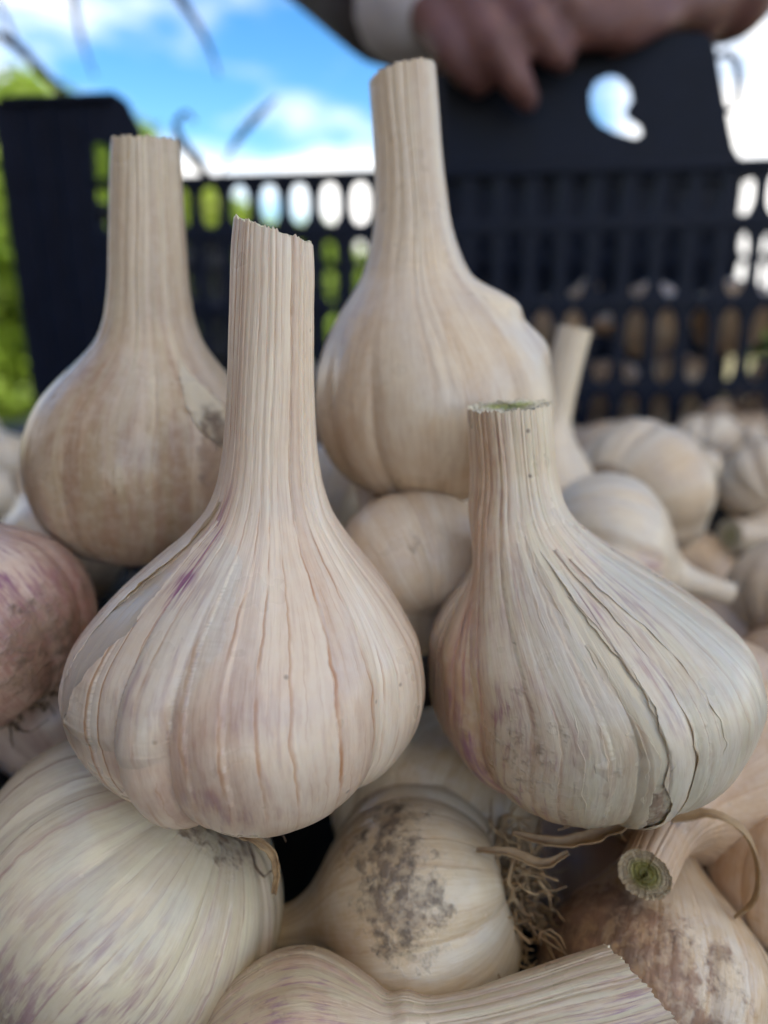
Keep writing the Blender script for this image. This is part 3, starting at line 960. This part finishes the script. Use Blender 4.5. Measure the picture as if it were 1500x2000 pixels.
low('garlic at the right edge with a stubby cut stem pointing left', cq, tq - cq, .0200, 127, M['sD'], nu=110, nv=70, stem_scale=1.2, prof=PROF_S[:-1] + [(1.75, .26)])
low('small bluish garlic at the left edge, level with the far left bulb', at(5, 915, .34), (-.4, .5, .6), .0180, 131, M['sW'], nu=100, nv=60)
low('small white garlic at the left edge just below the bluish one', at(-15, 985, .29), (-.3, .6, .4), .0150, 137, M['sW'], nu=100, nv=60)
low('garlic with a brown root end showing between the two left stems', at(420, 880, .205), (-.1, .95, .15), .0170, 139, M['sI'], nu=120, nv=80, paint=[(2, 270, -.5, 200, .5, 1.2)], roots=dict(n=40, len=.007, seed=29), root_mat='rootdark')
# deeper ones glimpsed in the gaps, mostly in darker skins that deepen the shade
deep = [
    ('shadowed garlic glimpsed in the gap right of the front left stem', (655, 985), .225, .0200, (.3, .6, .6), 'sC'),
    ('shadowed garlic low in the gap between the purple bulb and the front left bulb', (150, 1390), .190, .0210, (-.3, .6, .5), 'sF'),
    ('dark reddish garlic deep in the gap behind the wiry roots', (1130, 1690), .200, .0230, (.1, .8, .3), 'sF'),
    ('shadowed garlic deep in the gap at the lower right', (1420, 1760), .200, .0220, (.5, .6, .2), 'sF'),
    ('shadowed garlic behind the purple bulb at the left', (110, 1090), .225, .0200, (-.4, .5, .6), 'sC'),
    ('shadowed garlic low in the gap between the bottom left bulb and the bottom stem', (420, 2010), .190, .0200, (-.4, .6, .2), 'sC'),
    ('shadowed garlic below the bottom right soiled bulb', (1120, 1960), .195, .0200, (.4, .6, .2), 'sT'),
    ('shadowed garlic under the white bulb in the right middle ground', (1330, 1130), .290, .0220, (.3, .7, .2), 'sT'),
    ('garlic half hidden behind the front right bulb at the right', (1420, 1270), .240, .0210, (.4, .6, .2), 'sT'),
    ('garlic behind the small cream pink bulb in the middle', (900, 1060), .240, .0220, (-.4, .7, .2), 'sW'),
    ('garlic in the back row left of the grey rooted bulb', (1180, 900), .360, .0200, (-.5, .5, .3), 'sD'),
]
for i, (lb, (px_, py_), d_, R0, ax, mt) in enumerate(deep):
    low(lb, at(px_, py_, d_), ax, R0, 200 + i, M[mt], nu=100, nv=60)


# ---- black sheet added as support; its black stands in for shade in the gaps
M['gap_black'] = plain_mat('gap_black_sheet', (0.016, 0.014, 0.014), (0.024, 0.021, 0.020), 120, 0.9, 0.0006)
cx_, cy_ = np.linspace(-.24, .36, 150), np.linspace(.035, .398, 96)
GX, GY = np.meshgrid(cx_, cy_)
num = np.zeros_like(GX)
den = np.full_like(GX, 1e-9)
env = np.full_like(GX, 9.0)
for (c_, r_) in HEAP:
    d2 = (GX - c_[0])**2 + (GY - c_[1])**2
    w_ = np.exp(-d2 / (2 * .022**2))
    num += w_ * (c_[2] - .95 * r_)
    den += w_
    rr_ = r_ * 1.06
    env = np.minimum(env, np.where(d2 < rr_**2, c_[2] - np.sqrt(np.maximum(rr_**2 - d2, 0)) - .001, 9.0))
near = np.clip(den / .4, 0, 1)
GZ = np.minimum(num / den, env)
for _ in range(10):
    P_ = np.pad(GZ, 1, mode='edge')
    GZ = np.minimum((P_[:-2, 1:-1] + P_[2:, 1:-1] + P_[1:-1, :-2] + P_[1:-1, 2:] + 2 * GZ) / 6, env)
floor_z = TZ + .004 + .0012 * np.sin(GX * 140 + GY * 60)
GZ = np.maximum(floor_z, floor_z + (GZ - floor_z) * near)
co = link('gap_shade_sheet', mesh_np('gap_shade_sheet', np.stack([GX, GY, GZ], -1).reshape(-1, 3), grid_quads(96, 150)), M['gap_black'], None, True)
tag(co, 'black sheet added under the heap of garlic, standing in for shade in its gaps', 'cloth')

# ---- curled strip of dry skin and husk scraps at the foot of the front right bulb
def ribbon(name, pts, widths, mat, parent=None, up=Vector((0, -.6, .5)), n=70, seed=1, curl=.3):
    P = catmull(np.array([list(p) for p in pts]), n)
    w = np.interp(np.linspace(0, 1, n), np.linspace(0, 1, len(widths)), widths)
    rs = np.random.RandomState(seed)
    T = np.gradient(P, axis=0)
    T /= np.linalg.norm(T, axis=1)[:, None]
    U = np.cross(T, np.array(up))
    U /= np.linalg.norm(U, axis=1)[:, None]
    Nn = np.cross(U, T)
    j1 = np.interp(np.linspace(0, 1, n), np.linspace(0, 1, 30), rs.uniform(.7, 1.2, 30))
    j2 = np.interp(np.linspace(0, 1, n), np.linspace(0, 1, 26), rs.uniform(.7, 1.2, 26))
    ns = 7
    f = np.linspace(-1, 1, ns)
    V = np.zeros((n, ns, 3))
    for k in range(ns):
        s_ = f[k] * np.where(f[k] < 0, j1, j2) * w
        V[:, k] = P + U * s_[:, None] + Nn * (curl * w * (f[k]**2))[:, None]
    me = mesh_np(name, V.reshape(-1, 3), grid_quads(n, ns))
    o = link(name, me, mat, parent, True)
    sd = o.modifiers.new('thick', 'SOLIDIFY')
    sd.thickness = .00025
    return o


tag(ribbon('dry_skin_strip', [at(1310, 1598, .137), at(1400, 1592, .136), at(1450, 1625, .135), at(1478, 1700, .134), at(1468, 1760, .134), at(1435, 1792, .135)],
           [.0006, .0010, .0016, .0022, .0018, .0005], M['husk'], seed=3, up=Vector((.7, -.2, .4))),
    'thin curled strip of straw coloured dry skin arching at the right edge', 'dry skin')
tag(ribbon('dry_skin_scrap', [at(1000, 1628, .134), at(1090, 1648, .132), at(1170, 1632, .131), at(1240, 1600, .131), at(1310, 1580, .133)],
           [.0004, .0010, .0013, .0012, .0004], M['husk'], seed=5, up=Vector((0, -.3, 1)), curl=.8),
    'straw coloured dry skin scrap under the foot of the front right bulb', 'dry skin')
tag(ribbon('dry_skin_scrap', [at(930, 1660, .135), at(1000, 1668, .133), at(1060, 1690, .133), at(1110, 1665, .134)],
           [.0003, .0008, .0009, .0003], M['husk'], seed=6, up=Vector((0, -.4, 1)), curl=.9),
    'small dry skin scrap curled over the wiry roots', 'dry skin')
tag(ribbon('dry_root_strand', [at(455, 1622, .126), at(500, 1640, .124), at(532, 1668, .124), at(540, 1700, .125), at(535, 1745, .128)],
           [.0006, .0006, .0005, .0004, .0003], M['root'], seed=8, curl=.9),
    'bent brown root strand hanging below the front left bulb', 'root')

# ------------------------------------------------------------------ black crate behind the heap
CR = tag(empty('plastic_crate', (0, 0, 0)), 'black plastic crate with slotted walls and raised handle, behind the heap', 'crate')
cw = (at_y(370, 345, .43), at_y(1430, 312, .405))
xd = (cw[1] - cw[0])
ang = math.atan2(xd.y, xd.x)
tilt = -math.atan2(xd.z, math.hypot(xd.x, xd.y))
RIM = 0.0                                                # local z = 0 is the rim's top
org = cw[0] - 0.0 * xd
CR.matrix_world = Matrix.Translation(org) @ Matrix.Rotation(ang, 4, 'Z') @ Matrix.Rotation(tilt, 4, 'Y')
LX0, LX1 = -.094, .506                                   # local extent along the near wall
DEP, HGT = .40, .215
PITCHX = .0163
rows = [(-.0265, -.0045), (-.0660, -.0320), (-.1110, -.0715), (-.1560, -.1165), (-.2050, -.1615)]


def bar_mesh(name, h, w_end, w_mid, thick, bulge):
    """One upright of the lattice, waisted so that the openings between uprights are rounded."""
    n = 12
    zs = np.linspace(-h / 2 - .001, h / 2 + .001, n)
    u = np.clip((h / 2 - np.abs(zs)) / bulge, 0, 1)
    hw = w_mid / 2 + (w_end - w_mid) / 2 * (1 - np.sqrt(np.clip(1 - (1 - u)**2, 0, 1)))
    bm = bmesh.new()
    L = [(bm.verts.new((-a, -thick / 2, z)), bm.verts.new((a, -thick / 2, z)), bm.verts.new((a, thick / 2, z)), bm.verts.new((-a, thick / 2, z))) for a, z in zip(hw, zs)]
    for i in range(n - 1):
        for k in range(4):
            bm.faces.new((L[i][k], L[i][(k + 1) % 4], L[i + 1][(k + 1) % 4], L[i + 1][k]))
    bm.faces.new(L[0])
    bm.faces.new(L[-1])
    return bm_mesh(name, bm)


bars = []
for (a, b) in rows:
    h = b - a
    bars.append(bar_mesh('upright', h, PITCHX * .98, PITCHX * .36, .0032, min(h * .42, PITCHX * .62)))
for me in bars:
    me.materials.append(M['plastic'])


def wall(name, length, mat4, near):
    """Bands joined by rows of uprights; local x along the wall, z up from the rim."""
    bm = bmesh.new()
    box_bm(bm, (0, -.0045, -.0050), (length, .0045, 0), .0012)
    zs = [(-.0320, -.0260), (-.0715, -.0655), (-.1165, -.1105), (-.1615, -.1555), (-HGT, -.2045)]
    for (a, b) in zs:
        box_bm(bm, (0, -.0030, a), (length, .0030, b), .0008)
    w = link(name, bm_mesh(name, bm), M['plastic'], CR)
    w.matrix_local = mat4
    n = int(length / PITCHX)
    st = (length - n * PITCHX) / 2
    for r_i, (a, b) in enumerate(rows):
        if near:
            for i in range(n):
                if st + (i + .5) * PITCHX < .058 or length - st - (i + .5) * PITCHX < .058:
                    continue
                o = bpy.data.objects.new('upright', bars[r_i])
                COL.objects.link(o)
                o.parent = w
                o.location = (st + (i + .5) * PITCHX, 0, (a + b) / 2)
        else:
            parts = []
            src = np.array([v.co for v in bars[r_i].vertices])
            qs = np.array([list(p.vertices) for p in bars[r_i].polygons])
            for i in range(n):
                parts.append((src + np.array([st + (i + .5) * PITCHX, 0, (a + b) / 2]), qs))
            v, q = join_arrays(parts)
            o = link('upright', mesh_np('upright', v, q), M['plastic'], w)
            o['kind'] = 'stuff'
    return w


LEN = LX1 - LX0
wall('near_wall', LEN, Matrix.Translation((LX0, 0, 0)), True)
wall('far_wall', LEN, Matrix.Translation((LX0, DEP, 0)), False)
wall('side_wall', DEP, Matrix.Translation((LX0, 0, 0)) @ Matrix.Rotation(math.pi / 2, 4, 'Z'), False)
wall('side_wall', DEP, Matrix.Translation((LX1, 0, 0)) @ Matrix.Rotation(math.pi / 2, 4, 'Z'), False)
bm = bmesh.new()
box_bm(bm, (LX0, 0, -HGT - .004), (LX1, DEP, -HGT - .0005), .0008)
link('floor_panel', bm_mesh('floor_panel', bm), M['plastic'], CR)


def plate(name, outline, hole, thick, mat, parent, y=0.0):
    """Flat moulded plate with thickness; optional opening."""
    import mathutils.geometry as G
    rings = [outline] + ([hole] if hole else [])
    pts = [Vector((x, z, 0)) for rg in rings for (x, z) in rg]
    tris = G.tessellate_polygon([[Vector((x, z, 0)) for (x, z) in rg] for rg in rings])
    bm = bmesh.new()
    F = [bm.verts.new((p.x, y - thick / 2, p.y)) for p in pts]
    B = [bm.verts.new((p.x, y + thick / 2, p.y)) for p in pts]
    for t in tris:
        bm.faces.new([F[i] for i in t])
        bm.faces.new([B[i] for i in reversed(t)])
    k = 0
    for rg in rings:
        n = len(rg)
        for i in range(n):
            a, b = k + i, k + (i + 1) % n
            bm.faces.new((F[a], F[b], B[b], B[a]))
        k += n
    return link(name, bm_mesh(name, bm), mat, parent)


inv = CR.matrix_world.inverted()


def loc(x, y):
    """Where a photo point lies on the near wall: local (x, z)."""
    u, v = (x - 750) / FPX, (y - 1000) / FPX
    d = inv.to_3x3() @ Vector((u, cP - v * sP, -sP - v * cP))
    o = inv @ CAM
    t = -o.y / d.y
    q = o + d * t
    return (q.x, q.z)


hole = [loc(*p) for p in ((1190, 146), (1212, 150), (1230, 170), (1235, 195), (1222, 215), (1228, 232), (1250, 245), (1255, 262), (1240, 271), (1205, 262), (1172, 246), (1155, 222), (1152, 185), (1165, 158))]
a0, a1 = loc(872, 315), loc(1450, 318)
outl = [(a0[0], -.002), (a1[0], -.002), loc(1432, 292), loc(1424, 255), loc(1400, 120), loc(1392, 78), loc(1370, 66), loc(1240, 66), loc(900, 72), loc(880, 80), loc(868, 120)]
plate('handle_panel', outl, hole, .0036, M['plastic'], CR, 0.0)
lp = [loc(*p) for p in ((1400, 112), (1420, 104), (1438, 120), (1444, 160), (1440, 200), (1425, 216), (1408, 210))]
v, q = tube_arrays([(x, 0, z) for x, z in lp], .0016, 8)
link('handle_loop', mesh_np('handle_loop', v, q), M['plastic'], CR, True)
# raised corner posts with ribs
for side, x0_ in ((0, LX0), (1, LX1)):
    sg = 1 if side == 0 else -1
    wpost, hp = .066, .040
    ol = [(x0_ - sg * .004, -HGT), (x0_ + sg * .060, -HGT), (x0_ + sg * .062, -.03), (x0_ + sg * (wpost + .014), -.003), (x0_ + sg * (wpost + .008), .018), (x0_ + sg * wpost, hp - .004), (x0_ + sg * .06, hp), (x0_ - sg * .004, hp - .002)]
    if sg < 0:
        ol = ol[::-1]
    slot = None if sg < 0 else [loc(193, 285), loc(214, 285), loc(226, 300), loc(228, 445), loc(222, 458), loc(212, 458), loc(204, 445)]
    plate('corner_post', ol, slot, .0034, M['plastic'], CR, -.0068)
    bm = bmesh.new()
    xa, xb = sorted((x0_ - sg * .0075, x0_ - sg * .0042))
    box_bm(bm, (xa, -.008, -HGT), (xb, .060, hp - .003), .0008)
    for k in range(3):
        xa = x0_ + sg * (.008 + .016 * k)
        box_bm(bm, (min(xa, xa + sg * .0022), -.0118, -HGT), (max(xa, xa + sg * .0022), -.0087, hp - .006), .0005)
    box_bm(bm, (min(x0_, x0_ + sg * .06), -.0130, hp - .0045), (max(x0_, x0_ + sg * .06), -.0087, hp - .001), .0008)
    link('corner_rib', bm_mesh('corner_rib', bm), M['plastic'], CR)

# a solid sided crate added behind to darken the holes on the right
SC = tag(empty('added_dark_crate', (.222, .96, TZ)), 'dark solid sided crate added behind the slotted crate to darken its holes', 'crate')
for (lo_, hi_) in (((-.165, -.10, 0), (.165, -.096, .285)), ((-.165, .096, 0), (.165, .10, .285)), ((-.165, -.0955, 0), (-.161, .0955, .285)), ((.161, -.0955, 0), (.165, .0955, .285))):
    bm = bmesh.new()
    box_bm(bm, lo_, hi_, .001)
    link('side_panel', bm_mesh('side_panel', bm), M['plastic'], SC)
for k in range(6):
    bm = bmesh.new()
    box_bm(bm, (-.15 + k * .06 - .003, -.106, .01), (-.15 + k * .06 + .003, -.1005, .275), .001)
    link('rib', bm_mesh('rib', bm), M['plastic'], SC)
bm = bmesh.new()
box_bm(bm, (-.172, -.112, .2855), (.172, .112, .297), .002)
link('rim', bm_mesh('rim', bm), M['plastic'], SC)

# garlic inside the crate
rsd = random.Random(5)
CW = CR.matrix_world
protos = []
for i in range(4):
    b = Bulb(.0215, PROF_S, 300 + i, ncrease=24, lobes=7, lobe_amp=.08)
    th1 = np.linspace(0, TWO, 73)
    TH, T = np.meshgrid(th1, np.linspace(0, 1, 50))
    pos, lon, p, z, r = b.eval(TH, T)
    me = mesh_np('bulb', pos.reshape(-1, 3), grid_quads(50, 73))
    b.attrs(me, lon, p, z, TH, [(2, 90 * i, -.5, 120, .4, .9), (0, 60 * i, 0, 90, 1, .5)])
    me.materials.append(M[('sW', 'sI', 'sD', 'sT')[i]])
    me.polygons.foreach_set('use_smooth', np.ones(len(me.polygons), dtype=bool))
    protos.append(me)
cnt = 0
for lay in range(1, 4):
    for ix in range(12):
        for iy in range(1):
            lx = LX0 + .035 + ix * .0485 + rsd.uniform(-.008, .008) + (lay % 2) * .02
            ly = .032 + iy * .046 + rsd.uniform(-.004, .006)
            lz = -HGT + .022 + lay * .037 + rsd.uniform(-.003, .005)
            if lx > LX1 - .03 or (lay == 3 and (ix < 5)) or (lay == 2 and ix < 2):
                continue
            pw = CW @ Vector((lx, ly, lz))
            o = bpy.data.objects.new('garlic_bulb', protos[rsd.randrange(4)])
            COL.objects.link(o)
            o.location = pw
            o.rotation_euler = (rsd.uniform(0, 6), rsd.uniform(0, 6), rsd.uniform(0, 6))
            tag(o, 'blurred garlic bulb inside the black crate, seen through its slots', 'garlic', 'garlic bulbs inside the crate')
            cnt += 1

# ------------------------------------------------------------------ dry leaves
hb = tag(empty('hanging_leaf_bunch', at(150, -520, .50)), 'long thin dry garlic leaves hanging into the sky at top left', 'dried leaves')
hm = hb.matrix_world.copy()
hl = Vector(hb.location)


def blade(name, pts, widths, parent=None, seed=1, mat='dryleaf'):
    o = ribbon(name, [Vector(p) - (hl if parent else Vector((0, 0, 0))) for p in pts], widths, M[mat], parent, seed=seed, up=Vector((.3, -1, .2)))
    return o


blade('leaf_blade', [at(150, -520, .50), at(250, -260, .50), at(330, -40, .49), at(385, 50, .485), at(410, 95, .48), at(428, 150, .48)], [.002, .003, .0032, .0036, .003, .0006], hb, 2)
blade('leaf_blade', [at(150, -520, .50), at(130, -250, .52), at(140, -20, .53), at(160, 80, .54), at(185, 150, .54)], [.002, .003, .003, .0025, .0006], hb, 3)
blade('leaf_blade', [at(150, -520, .50), at(20, -250, .50), at(-15, -40, .49), at(12, 40, .48), at(35, 90, .48)], [.002, .0025, .0025, .0022, .0012], hb, 4)
tag(ribbon('dry_stalk', [at(-60, 30, .44), at(0, 70, .43), at(38, 95, .425), at(80, 140, .42), at(120, 182, .415), at(140, 230, .43)], [.0020, .0024, .0030, .0026, .0024, .002], M['dryleaf'], seed=5, up=Vector((.3, -1, .2))),
    'dark dry stalk poking up over the crate corner at the left edge', 'dried leaf')
tag(ribbon('dry_leaf_curl', [at(405, 350, .44), at(380, 310, .43), at(352, 275, .43), at(345, 240, .43), at(362, 222, .425), at(382, 238, .42)], [.003, .0032, .003, .0018, .0014, .0008], M['dryleaf'], seed=6, up=Vector((.3, -1, .2))),
    'brown dry leaf curling into a hook above the crate rim', 'dried leaf')
tag(ribbon('dry_leaf', [at(430, 352, .45), at(448, 300, .47), at(475, 258, .49), at(510, 220, .50), at(542, 190, .51)], [.0006, .0008, .0022, .0024, .0006], M['dryleaf'], seed=7, up=Vector((.3, -1, .2))),
    'thin dry leaf slanting up against the white cloud above the rim', 'dried leaf')

# ------------------------------------------------------------------ person behind the crate
M['skin'] = plain_mat('skin', (0.185, 0.088, 0.08), (0.12, 0.055, 0.056), 60, 0.5, 0.0002, 0.4, sss=0.15)
M['cloth'] = plain_mat('dark_jacket', (0.018, 0.020, 0.032), (0.028, 0.030, 0.042), 40, 0.85, 0.001)
M['sleeve'] = plain_mat('grey_sleeve', (0.05, 0.042, 0.052), (0.036, 0.03, 0.038), 60, 0.85, 0.001)
M['hair'] = plain_mat('hair', (0.03, 0.02, 0.015), (0.05, 0.035, 0.02), 80, 0.5)


def capsule(parts, a, b, ra, rb, ns=14):
    a, b = np.array(a, float), np.array(b, float)
    L = np.linalg.norm(b - a) + 1e-9
    d = (b - a) / L
    P, Rr = [], []
    for k in range(5):
        u = math.pi / 2 * (1 - k / 4)
        P.append(a - d * ra * math.sin(u))
        Rr.append(max(ra * math.cos(u), ra * .06))
    for k in range(5):
        u = math.pi / 2 * k / 4
        P.append(b + d * rb * math.sin(u))
        Rr.append(max(rb * math.cos(u), rb * .06))
    P = np.array(P)
    ref = np.array([0.31, 0.17, 0.93])
    if abs(d @ ref) > .9:
        ref = np.array([1., 0, 0])
    A = np.cross(d, ref)
    A /= np.linalg.norm(A)
    B = np.cross(d, A)
    th = np.linspace(0, TWO, ns, endpoint=False)
    V = P[:, None] + np.array(Rr)[:, None, None] * (np.cos(th)[None, :, None] * A + np.sin(th)[None, :, None] * B)
    Q = []
    for i in range(len(P) - 1):
        for j in range(ns):
            Q.append((i * ns + j, i * ns + (j + 1) % ns, (i + 1) * ns + (j + 1) % ns, (i + 1) * ns + j))
    base = sum(len(v) for v, _ in parts)
    parts.append((V.reshape(-1, 3), np.array(Q)))


def chain(parts, pts, rads):
    for i in range(len(pts) - 1):
        capsule(parts, pts[i], pts[i + 1], rads[i], rads[i + 1])


def remeshed(name, parts, voxel, mat, parent, smooth=4):
    v, q = join_arrays(parts)
    me = mesh_np(name + '_raw', v, q)
    # close the tiny end rings
    bm = bmesh.new()
    bm.from_mesh(me)
    bmesh.ops.holes_fill(bm, edges=[e for e in bm.edges if e.is_boundary], sides=0)
    bmesh.ops.recalc_face_normals(bm, faces=bm.faces)
    bm.to_mesh(me)
    bm.free()
    tmp = bpy.data.objects.new('tmp', me)
    COL.objects.link(tmp)
    rm = tmp.modifiers.new('r', 'REMESH')
    rm.mode = 'VOXEL'
    rm.voxel_size = voxel
    rm.use_smooth_shade = True
    smd = tmp.modifiers.new('s', 'SMOOTH')
    smd.iterations = smooth
    smd.factor = .5
    dg = bpy.context.evaluated_depsgraph_get()
    ev = bpy.data.meshes.new_from_object(tmp.evaluated_get(dg))
    bpy.data.objects.remove(tmp)
    ev.name = name
    ev.materials.clear()
    return link(name, ev, mat, parent, True)


base = Vector((.115, 1.06, 0))
PS = tag(empty('person', base), 'person in dark clothes behind the crate, both hands gripping its raised handle panel', 'person')


def rel(p):
    return tuple(Vector(p) - base)


Z0 = CAM.z
body, cloth, sleeve = [], [], []
hipz = .92
sh_c = Vector((.115, .92, Z0 + .42))
hip = Vector((.115, 1.08, hipz))
shR = Vector((-.04, .90, Z0 + .42))      # the person's right shoulder: left in the picture
shL = Vector((.28, .94, Z0 + .42))
head = Vector((.115, .82, Z0 + .66))
# body core
chain(body, [rel(hip), rel(sh_c + Vector((0, .02, -.05)))], [.09, .095])
chain(body, [rel(shR + Vector((.05, 0, 0))), rel(shL - Vector((.05, 0, 0)))], [.06, .06])
chain(body, [rel(sh_c), rel(head - Vector((0, 0, .08)))], [.06, .052])
chain(body, [rel(head + Vector((0, .02, .03))), rel(head + Vector((0, -.015, -.07)))], [.085, .058])
chain(body, [rel(head + Vector((0, -.085, -.005))), rel(head + Vector((0, -.105, -.035)))], [.010, .015])
for s_ in (-1, 1):
    chain(body, [rel(head + Vector((s_ * .082, .015, .01))), rel(head + Vector((s_ * .085, .02, -.03)))], [.012, .010])
    chain(body, [rel(hip + Vector((s_ * .09, 0, 0))), rel(Vector((.115 + s_ * .10, 1.04, .50))), rel(Vector((.115 + s_ * .11, 1.12, .09)))], [.085, .06, .04])
    chain(body, [rel(Vector((.115 + s_ * .11, 1.13, .05))), rel(Vector((.115 + s_ * .12, .95, .035)))], [.04, .03])
# arms
elR = at_y(420, -330, .66)
wrR = at_y(800, -15, .43)
elL = at_y(1640, -330, .66)
wrL = at_y(1420, -25, .445)
chain(body, [rel(shR), rel(elR), rel(wrR)], [.052, .040, .027])
chain(body, [rel(shL), rel(elL), rel(wrL)], [.052, .040, .027])


def hand(wr, knuckles, fingers, thumb, kr=.0115):
    for kn in knuckles:
        chain(body, [rel(wr), rel((Vector(wr) + Vector(kn)) / 2), rel(kn)], [.020, .017, kr])
    for kn, pts in zip(knuckles, fingers):
        n = len(pts)
        chain(body, [rel(kn)] + [rel(p) for p in pts], [.0095, .0086, .0078, .0062][:n + 1])
    chain(body, [rel(p) for p in thumb], [.016, .0125, .0105, .009][:len(thumb)])


hand(wrR, [at_y(838, 30, .405), at_y(908, -2, .402), at_y(978, -38, .402), at_y(1040, -76, .405)],
     [[at_y(880, 100, .392), at_y(918, 145, .392), at_y(936, 165, .395)],
      [at_y(966, 92, .384), at_y(1012, 165, .385), at_y(1030, 195, .390)],
      [at_y(1040, 45, .386), at_y(1082, 102, .388), at_y(1098, 122, .393)],
      [at_y(1098, -8, .390), at_y(1134, 32, .392), at_y(1148, 52, .396)]],
     [wrR, at_y(815, 40, .43), at_y(825, 80, .44), at_y(850, 110, .44)])
hand(wrL, [at_y(1335, 5, .412), at_y(1315, -12, .408), at_y(1290, -25, .408), at_y(1260, -38, .412)],
     [[at_y(1270, 40, .398), at_y(1225, 70, .396), at_y(1200, 85, .399)],
      [at_y(1235, 22, .394), at_y(1180, 58, .392), at_y(1150, 80, .396)],
      [at_y(1200, 5, .394), at_y(1142, 45, .392), at_y(1110, 68, .396)],
      [at_y(1170, -10, .396), at_y(1115, 22, .395), at_y(1090, 45, .398)]],
     [wrL, at_y(1370, 30, .43), at_y(1345, 75, .44), at_y(1310, 90, .44)])
remeshed('body', body, .0036, M['skin'], PS, 2)
# clothes
chain(cloth, [rel(hip + Vector((0, 0, -.12))), rel(hip + Vector((0, 0, .1))), rel(sh_c + Vector((0, .03, -.08)))], [.112, .110, .112])
chain(cloth, [rel(shR + Vector((.04, .0, -.02))), rel(shL - Vector((.04, 0, .02)))], [.075, .075])
for s_ in (-1, 1):
    chain(cloth, [rel(hip + Vector((s_ * .08, 0, -.05))), rel(Vector((.115 + s_ * .10, 1.04, .50))), rel(Vector((.115 + s_ * .11, 1.12, .12)))], [.10, .078, .062])
remeshed('jacket', cloth, .009, M['cloth'], PS, 4)
eR = Vector(elR)
chain(sleeve, [rel(shR), rel(elR), rel(eR.lerp(Vector(wrR), .955))], [.066, .056, .040])
remeshed('sleeve', sleeve, .006, M['sleeve'], PS, 3)
sleeve = []
eL = Vector(elL)
chain(sleeve, [rel(shL), rel(elL), rel(eL.lerp(Vector(wrL), .75))], [.066, .056, .040])
remeshed('sleeve', sleeve, .006, M['sleeve'], PS, 3)
cuff = []
chain(cuff, [rel(eR.lerp(Vector(wrR), .975)), rel(eR.lerp(Vector(wrR), 1.01))], [.035, .034])
M['cuff'] = plain_mat('pale_cuff', (0.55, 0.53, 0.58), (0.46, 0.44, 0.50), 60, 0.85, 0.001)
remeshed('cuff', cuff, .005, M['cuff'], PS, 2)
hair = []
chain(hair, [rel(head + Vector((0, .035, .05))), rel(head + Vector((0, .05, -.03)))], [.090, .075])
remeshed('hair', hair, .008, M['hair'], PS, 2)
